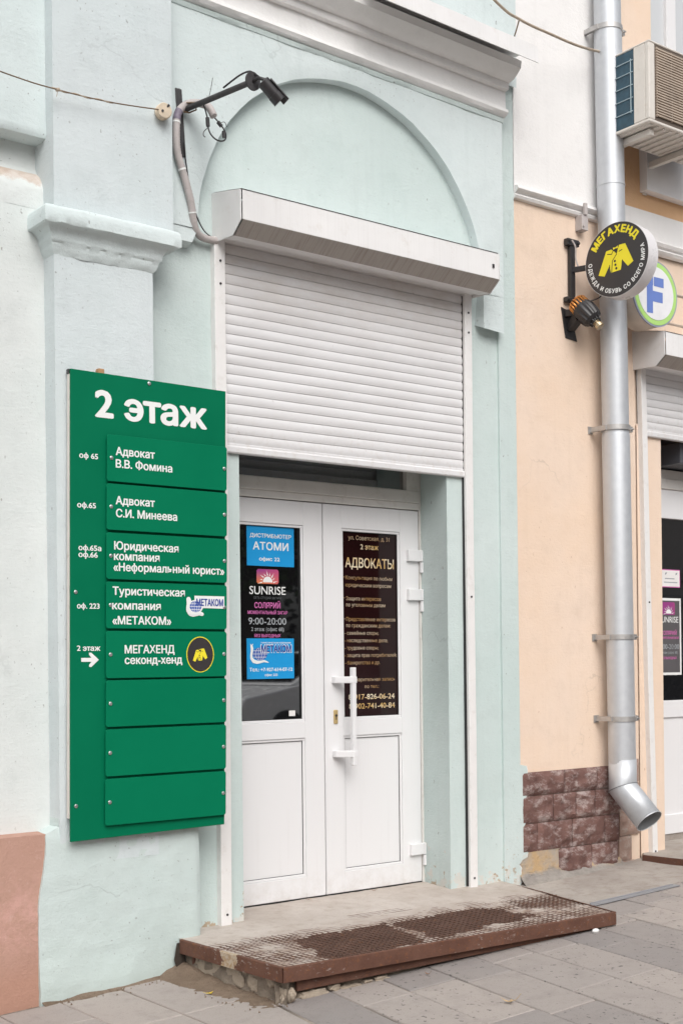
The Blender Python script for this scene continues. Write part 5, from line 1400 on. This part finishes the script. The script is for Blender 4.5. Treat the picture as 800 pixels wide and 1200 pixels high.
b = MB(); b.bar((1.50, -.10, 3.48), (1.50, .0, 3.48), .05, .05); b.tube([(1.70, -.20, 3.52), (1.70, .0, 3.54)], .008, 6); b.tube([(1.66, -.14, 3.36), (1.92, -.14, 3.36)], .008, 6); b.tube([(1.64, -.16, 3.54), (1.93, -.16, 3.54)], .009, 6); b.tube([(1.90, -.16, 3.30), (1.90, -.16, 3.56)], .009, 6)
b.build('mounting_rod', rust_mat('stained_rod', (.40, .33, .27), (.5, .42, .36), .3), S2)

# ================================================================== MOTOR UNIT on the peach wall
mt = thing('electric_motor', 'black ribbed motor with copper windings and brass shaft on a black wall plate', 'motor', (.97, -.12, 3.30))
b = MB(); b.add([(.925, -.008, 3.365), (1.005, -.008, 3.345), (.925, -.001, 3.365), (1.005, -.001, 3.345), (.96, -.008, 3.185), (1.06, -.008, 3.175), (.96, -.001, 3.185), (1.06, -.001, 3.175)], [(0, 2, 3, 1), (4, 5, 7, 6), (0, 1, 5, 4), (2, 6, 7, 3), (0, 4, 6, 2), (1, 3, 7, 5)])
b.build('wall_plate', M['black_metal'], mt, bevel=.002)
G0 = Vector((.985, -.085, 3.372)); gd = Vector((.22, -.58, -.70)).normalized(); gu = gd.cross(Vector((0, 0, 1))).normalized(); gv = gu.cross(gd)
gp_ = lambda t, a, r: G0+gd*t+(gu*math.cos(a)+gv*math.sin(a))*r
b = MB()
for k in range(18):
    a = 2*math.pi*k/18
    b.tube([gp_(-.015, a, .030), gp_(-.024, a, .040), gp_(-.010, a+.16, .054), gp_(.030, a+.16, .056), gp_(.034, a, .040)], .0055, 6)
b.build('copper_winding', M['copper'], mt, auto=60)
b = MB(); nn_ = 48
prof = [(.020, .040), (.024, .058), (.060, .062), (.105, .060), (.135, .054), (.150, .040), (.152, .02)]
for (t, r_) in prof:
    for k in range(nn_):
        a = 2*math.pi*k/nn_; rr_ = r_+(.006 if k % 4 < 2 and .03 < t < .14 else 0); b.v.append(tuple(gp_(t, a, rr_)))
for i in range(len(prof)-1):
    for k in range(nn_): k2 = (k+1) % nn_; b.f.append((i*nn_+k, i*nn_+k2, (i+1)*nn_+k2, (i+1)*nn_+k)); b.mi.append(0)
b.f.append(tuple(range(nn_))); b.f.append(tuple((len(prof)-1)*nn_+k for k in range(nn_))); b.mi += [0, 0]
b.build('ribbed_body', M['black_plastic'], mt, auto=30)
b = MB(); b.tube([gp_(-.03, 0, 0), gp_(.15, 0, 0)], .034, 16); b.tube([gp_(.148, 0, 0), gp_(.165, 0, 0)], .030, 16)
for k in range(8): a = 2*math.pi*k/8; b.tube([gp_(.148, a, .036), gp_(.168, a, .030)], .006, 6)
b.bar((1.0, -.008, 3.25), tuple(G0+gd*.06-gv*.05), .05, .05); b.bar((.965, -.008, 3.33), tuple(G0+gd*.03-gv*.035), .03, .04); b.build('carrier', M['black_metal'], mt, bevel=.002)
b = MB(); b.tube([gp_(.160, 0, 0), gp_(.172, 0, 0), gp_(.1725, 0, 0), gp_(.184, 0, 0), gp_(.1845, 0, 0), gp_(.206, 0, 0), gp_(.208, 0, 0)], [.022, .022, .014, .014, .025, .025, .014], 20); b.build('brass_shaft', M['brass'], mt, auto=35)
b = MB(); b.tube(cr_spline([tuple(gp_(.05, 1.2, .06)), (1.06, -.18, 3.40), (1.09, -.2, 3.44)], 8), .004, 6); b.build('lead_wire', M['black_plastic'], mt)

# small white junction clamp behind the disc, string course end
jc = MB(); jc.box(1.06, 1.115, -.055, .0, 3.84, 3.93); jc.box(1.075, 1.10, -.065, -.05, 3.93, 4.0); jc.tube([(1.07, -.058, 3.86), (1.07, -.066, 3.86)], .006, 8)
tag(jc.build('cable_clip', M['hose'], bevel=.004), 'small grey cable clip block on the wall above the jacket sign', 'clip')

# ================================================================== AIR CONDITIONER
ac = thing('air_conditioner', 'cream outdoor air conditioner unit with dusty grille and blue coil high on the wall', 'air conditioner', (1.6, -.3, 4.38))
x0, x1, yf, yb, z0, z1 = 1.205, 2.02, -.45, -.13, 4.392, 4.868
b = MB(); b.box(x0+.01, x1, yf+.005, yb, z0+.01, z1-.01); b.build('core', M['ac_dark'], ac)
b = MB(); b.box(x0, x1, yf-.002, yb, z1-.012, z1); b.box(x0, x1, yf, yb, z0, z0+.018); b.box(x0, x0+.055, yf, yf+.03, z0+.018, z1-.012); b.box(x0, x0+.012, yf+.03, yf+.115, z0+.018, z1-.012); b.box(x1-.30, x1, yf, yb, z0+.018, z1-.012)
b.build('casing', M['ac_body'], ac, bevel=.008)
b = MB(); b.box(x0+.004, x0+.012, yf+.118, yb-.01, z0+.02, z1-.014); b.build('coil', M['coil'], ac)
b = MB()
for z in (z0+.10, z0+.18, z0+.255, z0+.33, z0+.40): b.tube([(x0, yf+.12, z), (x0, yb-.01, z)], .003, 6)
for y in (yf+.135, yb-.06): b.tube([(x0, y, z0+.09), (x0, y, z0+.41)], .003, 6)
b.build('coil_guard', M['coil_wire'], ac)
b = MB(); k = 0; z = z0+.045
while z < z1-.03: b.box(x0+.062, x1-.30, yf-.008, yf+.004, z, z+.0075); z += .0155
for xx in (x0+.065, x0+.20, x0+.34, x0+.47): b.box(xx, xx+.008, yf-.004, yf+.004, z0+.04, z1-.03)
b.build('grille', M['ac_grille'], ac)
b = MB()
for i in range(12): b.box(x0+.03+.06*i, x0+.05+.06*i, yf+.02, yb-.02, z0-.010, z0)
b.build('base_rib', M['ac_body'], ac)
for xx in (1.29, 1.70):
    b = MB(); b.bar((xx, .0, z0-.030), (xx, yf+.05, z0-.028), .036, .038); b.bar((xx, -.006, z0+.05), (xx, -.006, z0-.20), .036, .012, upv=(0, 1, 0)); b.build('support_bracket', M['ac_body'], ac, bevel=.003)
wp_ = MB(); wp_.box(1.665, 3.0, -.055, .012, 4.205, 4.52)
wpo = wp_.build('sheet', M['panel_white']); wpo.name = 'wall_panel'
tag(wpo, 'flat white panel under the air conditioner', 'panel')

# ================================================================== SHOP ON THE RIGHT
TL_ = lambda p: (lean(p[0], p[2]), p[1], p[2])
SH2 = shutter('white roller shutter mostly rolled up over the shop door at the right picture edge', 1.615, 3.40, (1.640, 1.688), (3.30, 3.35), 2.665, 3.075, TL_)
sd_ = thing('shop_door', 'white glazed shop door right of the drainpipe', 'door', (2.4, .27, 0))
LX = lambda x, z: x+.012*(1.5-z)
def lbox(mb, x0, x1, y0, y1, z0, z1): mb.hexa([(LX(x, z), y, z) for z in (z0, z1) for y in (y0, y1) for x in (x0, x1)])
b = MB(); Y2 = .25
lbox(b, 1.80, 2.098, Y2-.0, Y2+.07, .09, 2.40); lbox(b, 2.90, 3.05, Y2, Y2+.07, .09, 2.40); lbox(b, 2.098, 2.90, Y2, Y2+.07, 2.205, 2.40); lbox(b, 2.098, 2.90, Y2, Y2+.07, .09, .22); lbox(b, 2.098, 2.90, Y2, Y2+.07, .87, .985)
b.build('body', M['pvc'], sd_, bevel=.004)
b = MB(); lbox(b, 2.10, 2.90, Y2+.012, Y2+.04, .22, .87); b.build('panel', M['pvc'], sd_)
b = MB(); lbox(b, 2.098, 2.90, Y2+.02, Y2+.04, .985, 2.205); b.build('pane', M['glass'], sd_)
b = MB(); lbox(b, 1.80, 3.05, Y2-.012, Y2+.05, 2.40, 2.47); lbox(b, 1.80, 3.05, Y2-.006, Y2+.05, 2.47, 2.53); b.build('transom_bar', M['pvc_dirty'], sd_, bevel=.004)
b = MB(); lbox(b, 1.80, 3.05, Y2+.03, Y2+.05, 2.53, 2.80); b.build('transom_pane', M['glass'], sd_)
b = MB(); lbox(b, 1.80, 3.05, Y2+.01, Y2+.2, -.06, .09); b.build('sill', M['apron'], sd_)
b = MB(); b.box(2.10, 2.90, Y2-.20, Y2+.028, 2.54, 2.675)
ht = b.build('air_curtain', M['heater'], bevel=.006); tag(ht, 'grey box shaped air curtain above the shop door', 'air curtain')
nt = thing('notice', 'small white notice with pink border on the shop door glass', 'notice', (2.25, Y2+.018, 1.80))
b = MB(); b.box(2.165, 2.36, Y2+.0175, Y2+.0192, 1.745, 1.865); b.build('border', M['vinyl_pink'], nt)
b = MB(); b.box(2.171, 2.354, Y2+.0165, Y2+.0180, 1.751, 1.859); b.build('sheet', M['paper'], nt)
b = MB()
for i, (xa, xb) in enumerate(((2.20, 2.30), (2.19, 2.33))): b.poly([(xa, Y2+.016, 1.80-.025*i), (xb, Y2+.016, 1.80-.025*i), (xb, Y2+.016, 1.807-.025*i), (xa, Y2+.016, 1.807-.025*i)])
for xa in (2.20, 2.31): b.poly([(xa, Y2+.016, 1.828), (xa+.016, Y2+.016, 1.833), (xa+.022, Y2+.016, 1.846), (xa+.004, Y2+.016, 1.842)])
b.build('print', M['vinyl_grey'], nt, fix=False)
po = thing('poster', 'dark solarium poster in a white frame on the shop door glass', 'poster', (2.24, Y2+.018, 1.45))
b = MB(); b.box(2.115, 2.366, Y2+.0170, Y2+.0190, 1.155, 1.672); b.build('frame', M['vinyl_white'], po)
b = MB(); b.box(2.128, 2.350, Y2+.0162, Y2+.0172, 1.172, 1.655); b.build('sheet', M['poster_dark'], po)
sun_emblem(po, 2.168, 2.300, 1.560, 1.645, Y2+.0155)
letter_mesh('lettering', [("SUNRISE", 2.135, 1.508, .20, .042)], Y2+.0155, M['vinyl_white'], po, .004)
letter_mesh('pink_lettering', [("СОЛЯРИЙ", 2.155, 1.425, .16, .027), ("МОМЕНТАЛЬНЫЙ ЗАГАР", 2.135, 1.398, .205, .015), ("БЕЗ ВЫХОДНЫХ", 2.155, 1.262, .16, .016)], Y2+.0155, M['vinyl_pink'], po, .02)
letter_mesh('grey_lettering', [("9:00-20:00", 2.135, 1.330, .205, .034), ("2 этаж (офис 68)", 2.145, 1.298, .18, .018)], Y2+.0155, M['vinyl_grey'], po, .006)
p2 = thing('entrance_platform', 'wooden topped rust edged step before the shop door at the right picture edge', 'platform', (2.4, -.35, -.1))
b = MB(); b.prism_z([(1.545, -.08), (1.66, -.80), (3.4, -.86), (3.4, .28), (1.84, .26)], .0, .048); b.build('concrete_top', M['slab'], p2, bevel=.006)
b = MB(); b.bar((1.540, -.065, .024), (1.655, -.805, .022), .012, .052); b.bar((1.655, -.805, .022), (3.4, -.866, .022), .012, .052); b.build('edge_frame', M['rust'], p2, bevel=.003)
b = MB(); b.prism_z([(1.60, -.06), (1.70, -.74), (3.4, -.79), (3.4, .2), (1.62, .2)], -.13, .0); b.build('mortar_base', M['mortar'], p2)

# ================================================================== APRON, STRIP, LEAVES
ap = MB()
def apf(u, v):
    x = .36+1.24*u; y = .01-.62*v
    return (x, y, gz(x)+.004+.012*(1-v)**1.3+.0035*nz((x, y, 0), 6)+.002*nz((x, y, 0), 20))
ap.grid(60, 30, apf); ap.grid(60, 1, lambda u, v: (apf(u, 1)[0], apf(u, 1)[1]-.003*v, apf(u, 1)[2]-.03*v))
tag(ap.build('apron', M['apron'], auto=40), kind='structure')
ms = MB(); ms.bar((.43, -.638, gz(.43)+.005), (1.12, -.655, gz(1.12)+.005), .040, .006); ms.bar((.43, -.622, gz(.43)+.009), (1.10, -.640, gz(1.10)+.009), .006, .012)
tag(ms.build('metal_strip', M['strip'], bevel=.002), 'grey metal strip lying on the paving right of the concrete step', 'metal strip')
def leaf_fall(x, y, z, s, mat_, rot, label, curl=.4, group=None):
    mb = MB(); n = 14; pts = []
    for i in range(n):
        a = 2*math.pi*i/n; r_ = s*(1+.35*math.cos(3*a)+.18*math.cos(7*a))*(.75 if i % 2 else 1)
        pts.append((r_*math.cos(a), r_*.7*math.sin(a)))
    ct, stt = math.cos(rot), math.sin(rot)
    f = lambda p: (x+p[0]*ct-p[1]*stt, y+p[0]*stt+p[1]*ct, z+.002+curl*s*((p[0]/s)**2*.35+abs(p[1]/s)*.3))
    b0 = len(mb.v); mb.v.append((x, y, z+.003)); mb.v += [f(p) for p in pts]
    for i in range(n): mb.f.append((b0, b0+1+i, b0+1+(i+1) % n)); mb.mi.append(0)
    mb.tube([f((-s*.9, 0)), f((-s*1.5, s*.1)), f((-s*2.1, s*.35))], s*.05, 5)
    o = mb.build('fallen_leaf', mat_, fix=False)
    return tag(o, label, 'leaf', group)
leaf_fall(-1.909, -.555, gz(-1.909)+.004, .017, M['leaf_y'], .3, 'bright yellow leaf scrap on the paving left of the concrete step')
leaf_fall(-1.128, -1.576, gz(-1.128)+.002, .024, M['leaf_b'], 2.2, 'dry tan leaf lying on the paving slabs in front of the concrete step', 1.0)
leaf_fall(-.80, .245, .004, .010, M['leaf_r'], .2, 'tiny dry leaf scraps lying at the foot of the left door leaf', .8, 'leaf scraps by the left door leaf')
leaf_fall(-.775, .255, .004, .007, M['leaf_b'], 1.2, 'tiny dry leaf scraps lying at the foot of the left door leaf', .8, 'leaf scraps by the left door leaf')
leaf_fall(-.36, .235, .004, .011, M['leaf_r'], 2.1, 'dry brown leaf scrap at the foot of the right door leaf', 1.0)
leaf_fall(-1.075, -1.02, gz(-1.075)+.004, .012, M['leaf_r'], 1.7, 'reddish brown leaf scrap under the lower rail of the concrete step', 1.0)
wc = MB(); bm = bmesh.new(); bmesh.ops.create_icosphere(bm, subdivisions=2, radius=1)
wc.add([(.005+v.co.x*.022*(1+.3*nz(v.co, 2)), -1.035+v.co.y*.014, gz(0)+.006+v.co.z*.012) for v in bm.verts], [tuple(v.index for v in f_.verts) for f_ in bm.faces]); bm.free()
tag(wc.build('stone_chip', M['cornice'], auto=60), 'small white stone chip by the rail under the right end of the concrete step', 'stone')

# ================================================================== ACROSS THE STREET (seen mirrored in the glass)
ob = thing('opposite_building', 'dark brown building across the street mirrored in the door glass', 'building', (8, -22, -.3))
b = MB(); b.box(-14, 21, -30, -22, -1, 9); b.build('wall', M['far_wall'], ob)
b = MB()
for i in range(8):
    for zz in (1.2, 5.0): b.box(-12+3.8*i, -10.4+3.8*i, -22.02, -21.9, zz, zz+2.1)
b.build('window', M['glass'], ob)
b = MB(); b.box(-14, 21, -21.98, -21.75, 4.0, 4.25); b.box(-14, 21, -21.98, -21.6, 8.7, 9.2); b.build('cornice', M['far_trim'], ob)
def tree(x, y, h, label, sd):
    t = thing('street_tree', label, 'tree', (x, y, gz(x)), 'trees across the street')
    rnd = random.Random(sd); b = MB(); b.tube([(x, y, gz(x)-.2), (x+.05, y, h*.3), (x-.05, y+.1, h*.7)], [.2, .16, .07], 8)
    for k in range(7):
        a = rnd.uniform(0, 6.28); b.tube([(x, y, h*(.28+.05*k)), (x+math.cos(a)*h*.12, y+math.sin(a)*h*.12, h*(.42+.05*k)), (x+math.cos(a)*h*.22, y+math.sin(a)*h*.22, h*(.55+.05*k))], [.07, .045, .02], 6)
    b.build('trunk', M['bark'], t)
    c = MB()
    for k in range(2600):
        d = Vector((rnd.gauss(0, 1), rnd.gauss(0, 1), rnd.gauss(0, 1))).normalized()*(rnd.random()**.45)
        rr_ = 1+.45*nz(d, 1.8, sd)
        p = Vector((x+d.x*h*.30*rr_, y+d.y*h*.30*rr_, h*.64+d.z*h*.36*rr_)); u = Vector((rnd.gauss(0, 1), rnd.gauss(0, 1), rnd.gauss(0, 1))).normalized()*.13; v = u.cross(Vector((rnd.gauss(0, 1), rnd.gauss(0, 1), rnd.gauss(0, 1)))).normalized()*.09
        c.poly([p-u, p+v, p+u, p-v])
    c.build('crown', M['foliage'], t, fix=False)
tree(1.5, -19, 8, 'leafy tree standing left of the silver car across the street', 1)
tree(9.5, -18.5, 8.5, 'leafy tree standing right of the silver car across the street', 2)
tree(15, -19, 8, 'leafy tree far to the right across the street', 3)
def make_car(cx0, cy0, paint, label):
    car = thing('parked_car', label, 'car', (cx0+2, cy0, gz(cx0)-.145), 'cars parked across the pavement'); cz0 = gz(cx0)-.145
    def carsec(pts, w0, name, mat_):
        b = MB(); n = len(pts)
        b.v = [(cx0+x, cy0+w0(z), cz0+z) for x, z in pts]+[(cx0+x, cy0-w0(z), cz0+z) for x, z in pts]
        b.f = [tuple(range(n)), tuple(range(2*n-1, n-1, -1))]+[(i, (i+1) % n, (i+1) % n+n, i+n) for i in range(n)]; b.mi = [0]*len(b.f)
        return b.build(name, mat_, car, bevel=.03)
    carsec([(.0, .32), (.02, .62), (.12, .80), (.95, .95), (1.10, .98), (3.75, 1.0), (4.25, .98), (4.38, .75), (4.38, .35), (3.9, .22), (.5, .22)], lambda z: .86, 'body', paint)
    carsec([(.92, .96), (1.72, 1.40), (2.15, 1.48), (3.10, 1.46), (3.50, 1.36), (4.05, 1.0)], lambda z: .80-.28*max(0, z-1)/.45, 'cabin', paint)
    for sy in (-1, 1):
        b = MB(); P = [(1.20, 1.01), (1.80, 1.345), (2.17, 1.41), (3.08, 1.39), (3.42, 1.30), (3.80, 1.01)]
        b.prism([(cx0+x, cz0+z) for x, z in P], 0, .01); b.v = [(v[0], cy0+sy*(.812-.28*max(0, v[2]-cz0-1)/.45)+v[1], v[2]) for v in b.v]
        b.build('side_window', M['glass'], car)
    b = MB(); b.poly([(cx0+.98, cy0+.70, cz0+1.02), (cx0+.98, cy0-.70, cz0+1.02), (cx0+1.70, cy0-.56, cz0+1.415), (cx0+1.70, cy0+.56, cz0+1.415)]); b.build('windscreen', M['glass'], car)
    b = MB(); b.box(cx0-.012, cx0+.05, cy0-.42, cy0+.42, cz0+.40, cz0+.68); b.build('radiator_grille', M['seal'], car, bevel=.01)
    for sy in (-1, 1):
        b = MB(); b.box(cx0+.0, cx0+.22, cy0+sy*.66-.16, cy0+sy*.66+.16, cz0+.60, cz0+.74); b.build('headlight', M['glass_pale'], car, bevel=.03)
        for xx in (.80, 3.5):
            b = MB(); b.tube([(cx0+xx, cy0+sy*.70, cz0+.31), (cx0+xx, cy0+sy*.88, cz0+.31)], .31, 24); w_ = b.build('wheel', M['tyre'], car, auto=40)
            b = MB(); b.tube([(cx0+xx, cy0+sy*.875, cz0+.31), (cx0+xx, cy0+sy*.89, cz0+.31)], .19, 20); b.build('rim', M['strip'], w_, auto=40)
make_car(4.7, -9.6, M['car_paint'], 'silver car mirrored low in the left door glass')
make_car(12.2, -9.6, flat('dark_car_paint', (.03, .035, .04), .25), 'dark car mirrored low in the shop door glass')
o2 = thing('opposite_building', 'pale grey building across the street mirrored in the shop door glass', 'building', (33, -20, .3))
b = MB(); b.box(22, 50, -28, -20, -1, 10); b.build('wall', flat('grey_far_facade', (.30, .28, .26), .9), o2)
for zz in (1.6, 2.3, 3.0, 3.7, 6.0):
    b = MB(); b.box(22, 50, -20.02, -19.85, zz, zz+.25); b.build('cornice', M['far_trim'], o2)
